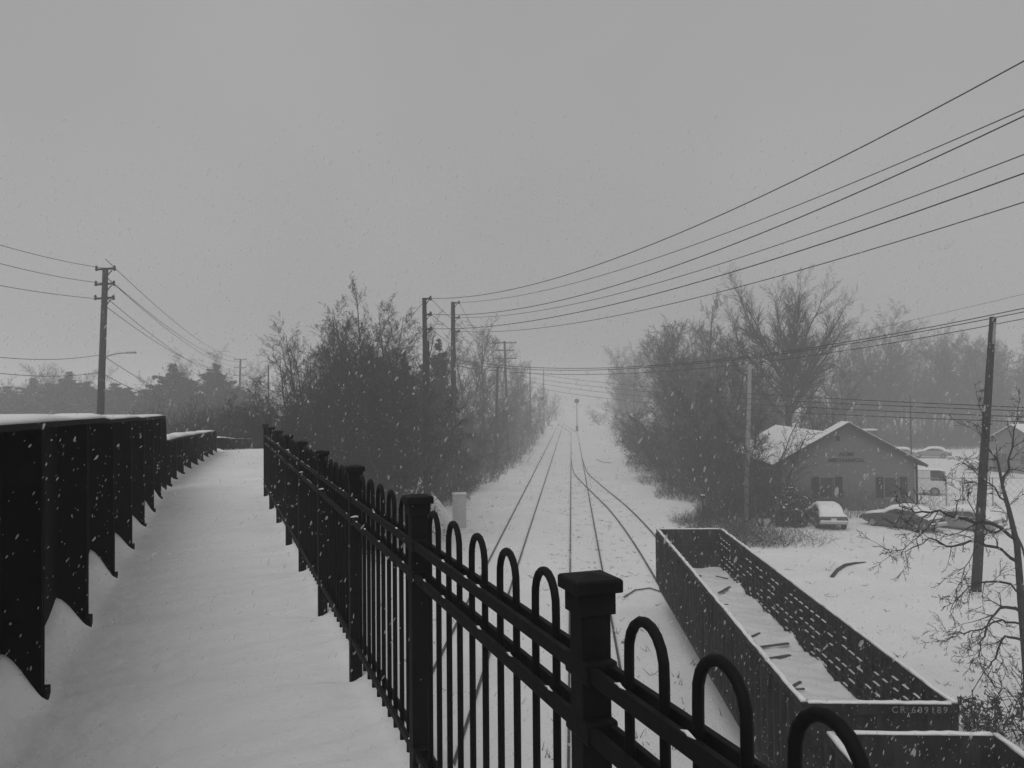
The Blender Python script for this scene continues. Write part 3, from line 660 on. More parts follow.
mb.loft(slab((-OV, rz_(OV)-.003), (OFF, rz_(OFF)-.003), 1.305, DEP+.4, .14)); mb.loft(slab((OFF, rz_(OFF)-.003), (OV, rz_(OV)-.35), 1.305, DEP+.4, .14))
rf = mb.build('roof', ROOFM, bd)
mb = MB(); mb.loft(slab((-OV-.02, rz_(OV)+.055), (0, AP+.06), -.46, 1.3, .055)); mb.loft(slab((0, AP+.06), (OV+.02, rz_(OV)+.055), -.40, 1.3, .055))
mb.loft(slab((-OV-.02, rz_(OV)+.06), (OFF, rz_(OFF)+.07), 1.305, DEP+.42, .062)); mb.loft(slab((OFF, rz_(OFF)+.07), (OV, rz_(OV)-.28), 1.305, DEP+.42, .062))
mb.build('roof_snow', SNOW, rf)
mb = MB()
for s in (-1, 1): mb.bar((0 if s > 0 else -.001, -.47, AP-.1), (s*OV, -.47, rz_(OV)-.1), .04, .2)
mb.build('barge_board', ROOFM, bd)
ch = MB().box((3.3, 6.0, 4.6), (1.2, 1.0, 1.7)).build('chimney', WALL, rf); MB().box((3.3, 6.0, 5.50), (1.26, 1.06, .1)).build('snow_cap', SNOW, ch)
for x in (-1.42, 2.97):
    fr = MB(); wd, hh, zc = 1.0, 1.42, 1.67
    for s in (-1, 1): fr.box((x+s*wd/2, -.02, zc), (.06, .05, hh)); fr.box((x, -.02, zc+s*hh/2), (wd+.06, .05, .06))
    fr.box((x+.36, -.02, zc), (.035, .04, hh)); fo = fr.build('window', TRIM, bd)
    MB().box((x, -.004, zc), (wd-.02, .012, hh-.02)).build('pane', GLASS, fo); MB().box((x, -.06, zc-hh/2-.07), (wd+.2, .14, .07)).build('sill', TRIM, fo)
    for s in (-1, 1):
        sh = MB(); sx = x+s*(wd/2+.31); sh.box((sx, -.03, zc), (.5, .04, hh+.06))
        for q in np.arange(-.6, .65, .12): sh.box((sx, -.053, zc+q), (.38, .018, .05))
        sh.build('shutter', SHUT, bd)
for txt, x, z, sz in (('ACME', -.05, 3.98, .36), ('MECHANICAL', -.05, 3.56, .36)):
    me = text_mesh(txt, sz, .01, 'CENTER', 1.12, .016); me.materials.clear(); me.materials.append(LETD); o = bpy.data.objects.new('lettering', me); C.objects.link(o); o.parent = bd; o.rotation_euler = (R(90), 0, 0); o.location = (x, -.014, z)
MB().box((-.62, -.03, 5.1), (.22, .05, .34)).build('vent', SHUT, bd)
MB().tube([(WH+.08, -.1, .0), (WH+.08, -.1, ev-.1)], .09, 8).build('porch_post', POLE, bd)
MB().box((3.2, -.75, .08), (1.6, .8, .2)).build('door_step', CONC, bd, bevel=.02)
# ------------------------------------------------------------------ cars
def car(label, rear, az, paint, kind='sedan', group=None):
    t = thing('parked_car' if kind == 'sedan' else 'parked_van', label, 'car' if kind == 'sedan' else 'van', (rear[0], rear[1], gz(rear[0], rear[1])-.02), -az, group)
    if kind == 'sedan':
        Ln, Wd = 4.5, .86
        st = [(0, .42, .74, .80), (.06, .34, .84, .84), (.5, .27, .93, .86), (1.0, .24, .95, .86), (3.0, .24, .93, .86), (3.6, .25, .90, .85), (4.2, .28, .80, .82), (4.44, .36, .70, .76), (4.5, .45, .62, .72)]
        cabs = [(.42, .90, .72), (.95, 1.30, .62), (1.4, 1.40, .60), (2.2, 1.40, .60), (2.6, 1.30, .62), (3.3, .92, .72)]
    else:
        Ln, Wd = 5.0, .98
        st = [(0, .5, 1.16, .95), (.05, .42, 1.22, .98), (1, .38, 1.24, .98), (3.5, .38, 1.22, .98), (4.4, .4, 1.12, .96), (4.9, .45, .95, .9), (5.0, .5, .85, .86)]
        cabs = [(.03, 1.2, .94), (.1, 2.02, .88), (.5, 2.1, .86), (3.4, 2.1, .86), (3.8, 2.0, .86), (4.5, 1.15, .9)]
    def bring(y, zb, zt, hw):
        m_ = (zb+zt)/2+.05
        return [Vector((x, y, z)) for x, z in ((-hw*.9, zb), (hw*.9, zb), (hw*.985, zb+.1), (hw, m_), (hw*.97, zt-.07), (hw*.88, zt), (-hw*.88, zt), (-hw*.97, zt-.07), (-hw, m_), (-hw*.985, zb+.1))]
    MB().loft([bring(*q) for q in st]).build('body', paint, t, bevel=.02)
    zb_at = lambda y: float(np.interp(y, [q[0] for q in st], [q[2] for q in st]))
    gl = MB(); gl.loft([[Vector((x, y, z)) for x, z in ((-Wd*.84, zb_at(y)-.03), (Wd*.84, zb_at(y)-.03), (hw, z-.03), (hw*.9, z), (-hw*.9, z), (-hw, z-.03))] for y, z, hw in cabs]); gl.build('cabin_glass', GLASS, t)
    top = [c for c in cabs if c[1] > (1.25 if kind == 'sedan' else 1.9)]
    for s in (-1, 1):
        pl = MB()
        for (a, b_) in ((cabs[0], top[0]), (cabs[-1], top[-1])): pl.bar((s*Wd*.81, a[0], zb_at(a[0])-.02), (s*b_[2]*.98, b_[0], b_[1]-.02), .07, .09)
        ym = (top[0][0]+top[-1][0])/2; pl.bar((s*Wd*.84, ym, zb_at(ym)-.03), (s*top[0][2], ym, top[1][1]-.03), .06, .08)
        if kind != 'sedan':
            pl.build('pillars', paint, t); pl = MB(); pl.box((s*.905, 2.35, 1.62), (.03, 2.4, .84)); pl.build('side_panel', paint, t); continue
        pl.build('pillars', paint, t)
    MB().loft([[Vector((x, y, z)) for x, z in ((-hw*1.02, z-.06), (hw*1.02, z-.06), (hw*.96, z+.02), (-hw*.96, z+.02))] for y, z, hw in top]).build('roof', paint, t, bevel=.01)
    sn = []; ys = sorted(set([.08 if kind == 'sedan' else .1]+[q[0] for q in st[1:-2]]+[c[0] for c in cabs]+[.7, 1.15, 2.9])); rgc = random.Random(int(rear[0]*7))
    for y in ys:
        inside = cabs[0][0] <= y <= cabs[-1][0]
        cz = float(np.interp(y, [c[0] for c in cabs], [c[1] for c in cabs])) if inside else zb_at(y); hw = float(np.interp(y, [c[0] for c in cabs], [c[2] for c in cabs])) if inside else Wd*.86
        if not inside: hw = Wd*.86
        if kind != 'sedan' and cz < 1.9: continue
        k = .10+rgc.uniform(-.015, .015); dp = (.16+rgc.uniform(0, .10)) if kind == 'sedan' else .02
        sn.append([Vector((-hw*1.10, y, cz-dp)), Vector((hw*1.10, y, cz-dp)), Vector((hw*1.06, y, cz+k*.3)), Vector((hw*.8, y, cz+k)), Vector((-hw*.8, y, cz+k)), Vector((-hw*1.06, y, cz+k*.3))])
    MB().loft(sn).build('snow_cover', SNOW, t, True)
    bz = .5 if kind == 'sedan' else .55
    for y, s in ((-.05, -1), (Ln+.04, 1)):
        MB().box((0, y, bz), (Wd*1.88, .14, .17)).build('bumper', CHROME if s < 0 else paint, t, bevel=.04)
        if s < 0: MB().box((0, y-.02, bz+.10), (Wd*1.8, .1, .05)).build('snow_ledge', SNOW, t, bevel=.02)
    for s in (-1, 1):
        MB().box((s*Wd*.68, -.012, .69 if kind == 'sedan' else .95), (.42 if kind == 'sedan' else .16, .05, .14 if kind == 'sedan' else .4)).build('tail_light', LAMPR, t, bevel=.01)
        MB().box((s*Wd*.68, Ln-.0, .6), (.3, .05, .12)).build('headlight', GLASS, t, bevel=.01)
    MB().box((0, -.02, .68 if kind == 'sedan' else .82), (.32, .03, .13)).build('number_plate', PLATE, t)
    r_ = .31 if kind == 'sedan' else .36
    for y in (.85, Ln-.85):
        for s in (-1, 1):
            wo_ = MB().tube([(s*(Wd-.2), y, r_), (s*(Wd-.0), y, r_), (s*(Wd+.012), y, r_)], [r_, r_, r_*.9], 20).build('wheel', TYRE, t)
            MB().tube([(s*(Wd+.0), y, r_), (s*(Wd+.02), y, r_)], r_*.58, 14).build('hub', HUB, wo_)
    return t
q = G(834, 531, 0); car('snow covered sedan parked beside the shrub in front of the brick wall', (q.x, q.y), R(9), CARD)
q = G(938, 533, 0); car('dark sedan under snow and branches, right of the door step', (q.x, q.y), R(-32), CARD)
q = G(1000, 533, 0); car('snowy sedan mostly hidden by the lot pole and bare branches', (q.x, q.y), R(-36), CARG)
q = G(946, 495, 0); car('white van parked past the corner of the brick building', (q.x, q.y), R(-66), WHITE, 'van')
fc = [(917, 459, -70, CARG, 'small snowy car in the far lot, nearest the roof edge'), (951, 459, -60, CARG, 'snowy car with dark front in the middle of the far lot'), (1012, 472, -50, WHITE, 'white car under branches at the right edge of the far lot')]
for px, py, az, pm, lab in fc:
    q = G(px, py, 0); car(lab, (q.x, q.y), R(az), pm, 'sedan', 'cars in the far snowy lot')
def shed(name, label, px, py, wd, dp, hw, rise, rz):
    q = G(px, py, 0); t = thing(name, label, 'shed', (q.x, q.y, 0), rz)
    MB().loft([[Vector((x, y, z)) for x, z in ((-wd/2, -.3), (wd/2, -.3), (wd/2, hw), (0, hw+rise), (-wd/2, hw))] for y in (0, dp)]).build('wall', WALL, t)
    k = rise/(wd/2); r_ = MB(); s_ = MB()
    for a in (-1, 1):
        r_.loft(slab((a*(wd/2+.3), hw-.3*k+.12), (0, hw+rise+.12), -.3, dp+.3, .1)); s_.loft(slab((a*(wd/2+.32), hw-.3*k+.2), (0, hw+rise+.2), -.32, dp+.32, .07))
    ro = r_.build('roof', ROOFM, t); s_.build('roof_snow', SNOW, ro)
    MB().box((-wd*.22, -.03, 1.0), (wd*.22, .05, 2.0)).build('door', SHUT, t); MB().box((wd*.22, -.03, 1.5), (wd*.2, .05, .9)).build('window', GLASS, t); return t
shed('storage_shed', 'dark shed with snowy roof at the right edge of the picture', 1014, 474, 7, 9, 3.0, 1.9, R(-70))
chain_fence('low wire fence across the lot between the van and the lot pole', [G(px, 505.5-.0*px, 0) for px in (909, 946.5, 963, 993, 1030)], 2.0, .5, .008, GALV, .045)
# log and debris
q0, q1, q2 = G(832, 577, .06), G(845, 565, .09), G(866, 562, .06)
tag(MB().tube([q0, q0.lerp(q1, .5)+Vector((.0, .15, 0)), q1, q1.lerp(q2, .5)+Vector((0, .1, 0)), q2], [.09, .085, .07, .05, .02], 8).build('fallen_branch', BARK, None, True), 'curved fallen branch lying alone on the open snowy lot', 'branch')
rg = random.Random(5)
for pts, lab in (([(624, 597), (635, 590), (650, 588), (662, 592)], 'thin curved twig on the snow beside the gondola far end'), ([(596, 459), (602, 462), (611, 463)], 'small dark debris stick right of the track switch')):
    tag(MB().tube([G(x, y, .06) for x, y in pts], [.03]*len(pts), 5).build('fallen_twig', DEBR, None, True), lab, 'twig')
# stuff: dead weeds and ballast lumps poking through
P0 = []; P1 = []; rn = np.random.default_rng(9)
def weeds(n_, fx, y0, y1, hgt, sp):
    for _ in range(n_):
        y = rn.uniform(y0, y1); x = fx(y)+rn.normal()*sp; g = gz(x, y)
        for _ in range(rn.integers(1, 6)):
            a = np.array((x+rn.normal()*.05, y+rn.normal()*.05, g-.02)); P0.append(a); P1.append(a+np.array((rn.normal()*.12, rn.normal()*.12, rn.uniform(.3, 1)*hgt)))
x2 = lambda y: np.interp(y, [p.y for p in T2], [p.x for p in T2]); x3 = lambda y: np.interp(y, [p.y for p in T3], [p.x for p in T3])
weeds(260, x2, 14, 90, .10, 1.3); weeds(160, lambda y: x1(y)-2.5, 16, 110, .12, 1.5); weeds(140, x3, 32, 100, .10, 1.6); weeds(60, lambda y: 3.2, 16, 30, .25, 1.2)
weeds(120, lambda y: 12, 20, 45, .10, 4); weeds(60, lambda y: 14.5, 18, 27, .2, 1.6)
P0 = np.array(P0); P1 = np.array(P1); v, q = segs_geo(P0, P1, np.full(len(P0), .012), np.full(len(P0), .005))
tag(np_mesh('weeds', v, q, DEBR), kind='stuff')
for px, py, lab in ((567, 541, 'dark lump between the middle tracks'), (607, 507, 'dark lump between the siding rails'), (559, 543, 'low lump left of the second track')):
    pass
#==PART3==
# ------------------------------------------------------------------ trees
class Tree:
    """branch segments grown recursively"""
    def __init__(s, seed): s.rg = random.Random(seed); s.tr = []; s.a = []; s.b = []; s.r0 = []; s.r1 = []
    def rot(s, d, ang):
        rg = s.rg; ax = Vector((rg.gauss(0, 1), rg.gauss(0, 1), rg.gauss(0, 1))); ax = (ax-d*ax.dot(d)).normalized()
        return (Matrix.Rotation(ang, 3, ax) @ d).normalized()
    def br(s, p, d, L, r, lev, cfg, store=True):
        rg = s.rg; n = cfg['n'][lev]; st = L/n; pts = [p]; rads = [r]; kidsl = []
        for i in range(n):
            d = (d+Vector((rg.gauss(0, 1), rg.gauss(0, 1), rg.gauss(0, 1)))*cfg['jit'][lev]+Vector((0, 0, cfg['up'][lev]))).normalized()
            q = p+d*st; rr = max(cfg['rmin'], r*(1-(i+1)/n*cfg['tap'][lev])); r_a = rads[-1]
            if lev > 0: s.a.append(tuple(p)); s.b.append(tuple(q)); s.r0.append(r_a); s.r1.append(rr)
            pts.append(q); rads.append(rr); p = q
            f = (i+1)/n
            if lev < cfg['max'] and f >= cfg['start'][lev]:
                k = cfg['kids'][lev]; k = int(k)+(rg.random() < k-int(k))
                for _ in range(k):
                    cl = L*cfg['len'][lev]*(1-cfg['lf'][lev]*f)*rg.uniform(*(cfg.get('lvar', (.65, 1.15)) if lev == 0 else (.65, 1.15)))
                    kidsl.append((p-d*st*rg.random(), s.rot(d, R(rg.uniform(*cfg['ang'][lev]))), cl, max(cfg['rmin'], min(rr*.75, r*cfg['rk'][lev]))))
        if lev == 0: s.tr.append((pts, rads))
        for k in kidsl: s.br(*k, lev+1, cfg)
WOODS = dict(n=[9, 6, 4, 4, 2], jit=[.05, .10, .12, .14, .14], up=[.05, .07, .06, .05, .03], rmin=.0055, tap=[.9, .88, .85, .7, .3], max=4, start=[.22, .2, .2, .2], kids=[2.6, 1.5, 1.5, 1.4],
             len=[.5, .5, .52, .55], lf=[.6, .5, .4, .3], ang=[(30, 60), (25, 50), (20, 45), (18, 45)], rk=[.36, .42, .42, .5])
def cfgv(**k): c = dict(WOODS); c.update(k); return c
def tree_asset(name, seed, H, cfg, label, cat='tree', r=None, stems=1, spread=.0, bark=None, twig=None):
    t = Tree(seed); rg = t.rg
    for i in range(stems):
        a = rg.uniform(0, 6.28); sp = spread if stems > 1 else spread*.3
        t.br(Vector((math.cos(a)*.1*min(stems-1, 3), math.sin(a)*.1*min(stems-1, 3), -.15)), Vector((math.cos(a)*sp, math.sin(a)*sp, 1)).normalized(), H*(1 if i == 0 else rg.uniform(.6, .95)), r or H*.013, 0, cfg)
    e = thing(name, label, cat)
    mb = MB()
    for pts, rads in t.tr: mb.tube(pts, [rads[0]*1.25]+rads[1:], 7, False)
    mb.build('trunk', bark or BARK, e, True)
    v, q = segs_geo(t.a, t.b, t.r0, t.r1); np_mesh('crown', v, q, twig or TWIG, e); return e
def conifer_asset(name, seed, H, label, dens=1.0, wide=.24, pine=False, leaf=.16):
    rg = np.random.default_rng(seed); e = thing(name, label, 'tree')
    MB().tube([(0, 0, -.2), (rg.normal()*.05, rg.normal()*.05, H*.5), (0, 0, H)], [H*.014, H*.009, .01], 7, False).build('trunk', BARK, e, True)
    A = []; B = []; r0 = []; r1 = []; LP = []; LD = []; LS = []; z = H*.06
    while z < H*.99:
        f = z/H; R_ = H*wide*min(1, (1-f)*1.35+.0)**.9+.12
        for k in range(rg.integers(4, 8) if f < .9 else 3):
            a = rg.uniform(0, 6.28); L = R_*(rg.uniform(.45, 1.0) if rg.random() < .8 else rg.uniform(1.0, 1.3)); up = (.02 if pine else -.15)+.9*f**2+rg.normal()*.1
            p = np.array((0, 0, z+rg.normal()*.05)); d = np.array((math.cos(a), math.sin(a), up)); d /= np.linalg.norm(d); n = 6
            for i in range(n):
                d2 = d+np.array((0, 0, (.16*(i/n) if pine else .10*(i/n)-.06))); d2 /= np.linalg.norm(d2); q = p+d2*L/n
                A.append(p); B.append(q); r0.append(.012+.025*(1-f)*(1-i/n)); r1.append(.01+.025*(1-f)*(1-(i+1)/n))
                m = int((4+26*L/n)*dens*(i+1.2)/3.5)
                if m > 0:
                    t_ = rg.random((m, 1)); w_ = min(.34, .06+.15*L*(1-.5*i/n)); off = rg.normal(size=(m, 3))*np.array((w_, w_, w_*.35))
                    LP.append(p+(q-p)*t_+off); LD.append(np.tile(d2, (m, 1))+np.array((0, 0, .2))); LS.append(np.full(m, min(1, .45+.4*L)))
                p = q
        z += H*.024*rg.uniform(.6, 1.5)
    g1 = segs_geo(A, B, r0, r1); P = np.concatenate(LP); g2 = quads_geo(P, rg.uniform(.6, 1.3, len(P))*leaf*np.concatenate(LS), rg, 2.3, np.concatenate(LD))
    v, q = merge(g1, g2); np_mesh('crown', v, q, NEED, e); return e
GRP_R = 'bare trees of the right wood'; LAB_R = 'bare leafless tree among the many of the dense wood right of the tracks'
GRP_L = 'bare trees of the left thicket'; LAB_L = 'bare leafless tree among the dense thicket behind the fence'
first = {}
def place(key, px, top, d, label=None, group=None, wide=1.0, z=None, rz=None):
    e, H = ASSET[key]; q = D(px, 400, d); g = gz(q.x, d) if z is None else z; h = D(px, top, d).z-g; s = h/H; rz = prng.uniform(0, 6.28) if rz is None else rz
    sc = (s*wide, s*wide, s)
    if key not in first:
        first[key] = 1; e.location = (q.x, d, g-.05); e.rotation_euler = (0, 0, rz); e.scale = sc
        if label: e['label'] = label
        if group: e['group'] = group
        return e
    o = dup(e, (q.x, d, g-.05), rz, sc, label); 
    if group: o['group'] = group
    elif 'group' in o.keys(): del o['group']
    return o
prng = random.Random(77)
ASSET = {}
for i in range(5):
    H = 12; ASSET['w%d' % i] = (tree_asset('bare_tree', 100+i, H, cfgv(kids=[2.4+.2*i, 1.6, 1.5, 1.3], up=[.05, .05+.02*i, .05, .03, 0]), LAB_R, stems=1 if i < 3 else 2, spread=.25), H)
ASSET['slim'] = (tree_asset('bare_tree', 131, 13, cfgv(jit=[.02, .10, .12, .14, .14], kids=[3.2, 1.5, 1.4, 1.1], len=[.30, .5, .5, .45], up=[.05, .10, .06, .03, 0], ang=[(25, 50), (20, 45), (25, 50), (25, 60)]), LAB_R), 13)
ASSET['spread'] = (tree_asset('bare_tree', 142, 8, cfgv(kids=[2.0, 1.7, 1.6, 1.3], up=[.02, .0, .03, .03, 0], ang=[(35, 70), (30, 60), (30, 60), (30, 60)], jit=[.1, .18, .2, .22, .2]), LAB_L, stems=4, spread=.55), 8)
ASSET['sap'] = (tree_asset('young_tree', 151, 6, cfgv(n=[8, 5, 4, 3, 2], kids=[1.5, 1.3, 1.2, .8], len=[.45, .5, .5, .45], jit=[.12, .18, .2, .2, .2]), 'slim bare young tree in the brush beyond the gondola', stems=3, spread=.35, r=.07), 6)
BIG = cfgv(n=[5, 9, 6, 4, 3], kids=[7, 2.4, 1.9, 1.6], len=[1.32, .42, .48, .5], lf=[.0, .45, .4, .3], up=[.02, .022, .03, .02, .0], start=[.7, .18, .15, .2], ang=[(5, 52), (20, 42), (20, 42), (20, 45)], jit=[.02, .05, .08, .11, .13], tap=[.35, .92, .85, .7, .3], rk=[.5, .4, .42, .5], lvar=(.80, .98))
ASSET['big'] = (tree_asset('bare_tree', 163, 8.8, BIG, 'tallest bare tree with wide rounded crown behind the brick building', r=.36), 20.0)
ASSET['c0'] = (conifer_asset('conifer', 201, 10, 'x', 1.3, .22), 10)
ASSET['c1'] = (conifer_asset('conifer', 202, 12, 'x', 1.3, .27, True, .2), 12)
ASSET['c2'] = (conifer_asset('conifer', 203, 9, 'x', 1.5, .3), 9)
# left thicket behind the fence
for px, top, d, k in ((287, 350, 44, 'w0'), (300, 331, 48, 'w3'), (318, 320, 50, 'w4'), (333, 324, 54, 'w1'), (348, 306, 55, 'w2'), (378, 312, 52, 'w0'), (394, 316, 54, 'w3'), (409, 326, 58, 'w1'), (276, 374, 41, 'spread'), (300, 385, 42, 'spread'),
                      (330, 372, 44, 'spread'), (355, 365, 45, 'w4'), (385, 362, 46, 'w3'), (408, 372, 53, 'spread'), (434, 398, 74, 'spread'), (312, 352, 46, 'w2'), (342, 345, 49, 'w3'), (368, 340, 50, 'w4'), (403, 345, 52, 'w2'), (288, 372, 46, 'w1'), (460, 425, 72, 'spread'), (404, 415, 54, 'spread'),
                      (322, 335, 56, 'w0'), (388, 335, 58, 'w2'), (357, 330, 60, 'w3'), (305, 345, 52, 'w2'), (372, 380, 44, 'spread'), (345, 395, 42, 'spread'), (378, 395, 46, 'spread')):
    place(k, px, top, d, LAB_L, GRP_L, 1.15)
place('slim', 364, 286, 56, 'tallest slender bare tree rising above the left thicket', None, 1.0)
place('c0', 440, 338, 73, 'dark evergreen against the tall stub pole at the right of the thicket', None, .8)
for px, top, d, k in ((422, 362, 70, 'c2'), (405, 352, 56, 'c1'), (380, 355, 55, 'c2'), (350, 362, 52, 'c1'), (325, 372, 50, 'c2'), (395, 385, 50, 'c2'), (360, 392, 47, 'c1'), (416, 400, 55, 'c2'), (370, 345, 58, 'c1'), (335, 352, 56, 'c2')):
    place(k, px, top, d, 'dark evergreen mixed among the bare trees of the left thicket', 'evergreens inside the left thicket', .95 if px < 395 else .62)
for px, top, d, k in ((458, 356, 92, 'w0'), (472, 342, 100, 'w3'), (484, 326, 114, 'w2'), (468, 332, 108, 'w1'), (498, 366, 140, 'w4'), (478, 376, 98, 'w0'), (484, 395, 112, 'spread'), (513, 380, 155, 'w3'), (528, 376, 180, 'w1'), (540, 384, 215, 'w2'), (520, 395, 150, 'w4'), (535, 398, 190, 'w0'), (548, 390, 250, 'w3'), (500, 398, 138, 'spread'), (445, 347, 90, 'w2'),
                      (515, 355, 190, 'w0'), (500, 348, 165, 'w2'), (556, 396, 300, 'w1'), (470, 402, 94, 'spread'), (458, 388, 88, 'w4'), (530, 407, 175, 'spread'), (477, 408, 98, 'spread'), (543, 407, 220, 'spread'), (492, 380, 136, 'w1')):
    place(k, px, top, d, 'fogged bare tree along the left edge of the tracks beyond the tall poles', 'bare trees along the left of the tracks', 1.1)
# right wood: tops kept under the skyline seen in the photograph
sky_x = [585, 600, 625, 650, 675, 692, 705, 720, 740, 755, 800, 840, 855, 875, 895, 920, 960, 990, 1060]
sky_y = [362, 350, 342, 338, 330, 324, 324, 332, 350, 366, 370, 364, 338, 324, 338, 340, 334, 338, 332]
edge = lambda d: np.interp(d, [48, 60, 70, 90, 130, 184, 240, 330, 420], [14, 14.5, 14.5, 15, 22, 25, 30, 40, 50])
def in_bld(x, y): l = math.cos(-BR)*(x-bo.x)-math.sin(-BR)*(y-bo.y); m = math.sin(-BR)*(x-bo.x)+math.cos(-BR)*(y-bo.y); return -7.5 < l < 8 and -9 < m < 19.5
nt_ = 0; tries = 0
while nt_ < 82 and tries < 4000:
    tries += 1; d = prng.choice([prng.uniform(58, 110), prng.uniform(85, 150), prng.uniform(130, 300)]); x = edge(d)+abs(prng.gauss(0, 1))*(14+d*.12)
    px = 512+F*x/d
    if px > 1060 or in_bld(x, d): continue
    if px > 850 and d < 122: continue
    if px > 790 and d < 78: continue
    top = float(np.interp(px, sky_x, sky_y))+abs(prng.gauss(0, 1))*20
    hh = D(px, top, d).z
    if hh > 23: top += (hh-prng.uniform(14, 20))/d*F
    place(prng.choice(['w0', 'w1', 'w2', 'w3', 'w4', 'w0', 'w2', 'slim']), px, top, d, LAB_R, GRP_R, prng.uniform(1.0, 1.35)); nt_ += 1
for i in range(34):
    px = prng.uniform(845, 1060); d = prng.uniform(126, 175); place(prng.choice(['w0', 'w1', 'w3', 'w4']), px, float(np.interp(px, sky_x, sky_y))+abs(prng.gauss(0, 1))*12, d, LAB_R, GRP_R, 1.25)
place('big', 790, 262, 80, None, None, 1.05, rz=0.3)
place('slim', 705, 303, 92, 'pointed slender bare tree standing above the right wood skyline', None, 1.25)
place('w3', 872, 318, 135, 'bushy bare crown rising over the wood right of the tallest tree', None, 1.3)
for px, top, d in ((600, 405, 250), (625, 400, 170), (640, 400, 130), (650, 420, 96), (668, 410, 80), (690, 420, 68), (705, 410, 66), (730, 400, 70), (660, 395, 105), (680, 390, 88), (715, 390, 78), (640, 425, 100)):
    place('spread', px, top, d, 'low spreading bare bush tree at the front edge of the right wood', 'low bare trees fronting the right wood', 1.3)
for px, top, d in ((742, 405, 53), (725, 430, 52), (760, 425, 50.5), (716, 445, 55), (775, 440, 53), (735, 425, 56), (752, 400, 57), (768, 415, 56)):
    place('sap', px, top, d, 'slim bare young tree in the brush clump beyond the gondola', 'young trees in the brush clump', 1.1)
# foggy evergreens on the left
for px, top, d, k, wd, lab in ((172, 364, 104, 'c1', 1.7, 'broad foggy pine midway between the street lamp and the faint pole'), (216, 364, 108, 'c1', 1.5, 'pointed foggy pine just left of the faint far pole'), (193, 388, 100, 'c2', 1.5, 'shorter foggy evergreen between the two tall pines'), (146, 388, 106, 'c2', 1.5, 'foggy evergreen right below the street lamp arm'),
                          (240, 385, 112, 'c2', 1.5, 'foggy evergreen behind the faint far pole')):
    place(k, px, top, d, lab, None, wd)
for px, top, d, k in ((8, 385, 115, 'c2'), (32, 378, 120, 'c1'), (50, 382, 112, 'c2'), (70, 372, 118, 'c1'), (86, 380, 112, 'c2'), (116, 382, 116, 'c2'), (128, 386, 112, 'c2'), (-15, 378, 118, 'c1'), (20, 395, 104, 'c2'), (60, 396, 104, 'c2'), (100, 392, 108, 'c2'), (140, 402, 98, 'c2'), (180, 405, 96, 'c2'), (222, 404, 98, 'c2'), (160, 398, 98, 'c2'), (205, 398, 100, 'c2')):
    place(k, px, top, d, 'foggy evergreen in the row along the far left', 'foggy evergreens in the far left row', 1.7)
for px, top, d, k in ((203, 352, 140, 'w1'), (190, 360, 150, 'w3'), (120, 372, 150, 'w0'), (60, 376, 150, 'w2'), (230, 366, 150, 'w4'), (160, 372, 150, 'w0'), (20, 384, 150, 'w1'), (250, 378, 140, 'w2'), (40, 374, 130, 'w3'), (75, 370, 128, 'w4'), (100, 376, 126, 'w0'), (5, 380, 126, 'w2'), (135, 378, 124, 'w1'), (175, 370, 128, 'w2'), (230, 378, 126, 'w0'), (255, 388, 118, 'w3')):
    place(k, px, top, d, 'very faint bare tree in fog behind the far left evergreens', 'faint bare trees behind the left evergreens', 1.3)
# ------------------------------------------------------------------ near tree at the right edge
DN = 20.5
def pxline(pts):
    return [D(p[0], p[1], DN+(p[2] if len(p) > 2 else 0)) for p in pts]
nb = D(1030, 722, 20.3); tn = thing('bare_tree', 'nearest bare tree at the right edge, its drooping branches crossing the lot pole', 'tree', (nb.x, nb.y, gz(nb.x, nb.y)))
inv = Vector(tn.location); nm = MB(); T = Tree(7)
NC = cfgv(n=[6, 5, 4, 3, 2], jit=[.1, .14, .2, .22, .2], up=[0, -.04, -.06, -.04, -.02], rmin=.0045, tap=[.8, .85, .8, .6, .3], max=4, kids=[1.6, 1.4, 1.3, 1.1], len=[.5, .5, .5, .5])
trunks = [([(1031, 730), (1026, 660), (1021, 600), (1017, 545), (1009, 510), (1003, 488), (998, 462, .5)], [.11, .10, .09, .075, .055, .042, .03]), ([(1034, 735, .3), (1034, 640, .5), (1028, 560, .8), (1033, 480, 1.0), (1040, 400, 1.2)], [.10, .09, .08, .07, .055])]
for pts, r_ in trunks: nm.tube([p-inv for p in pxline(pts)], r_, 9, False)
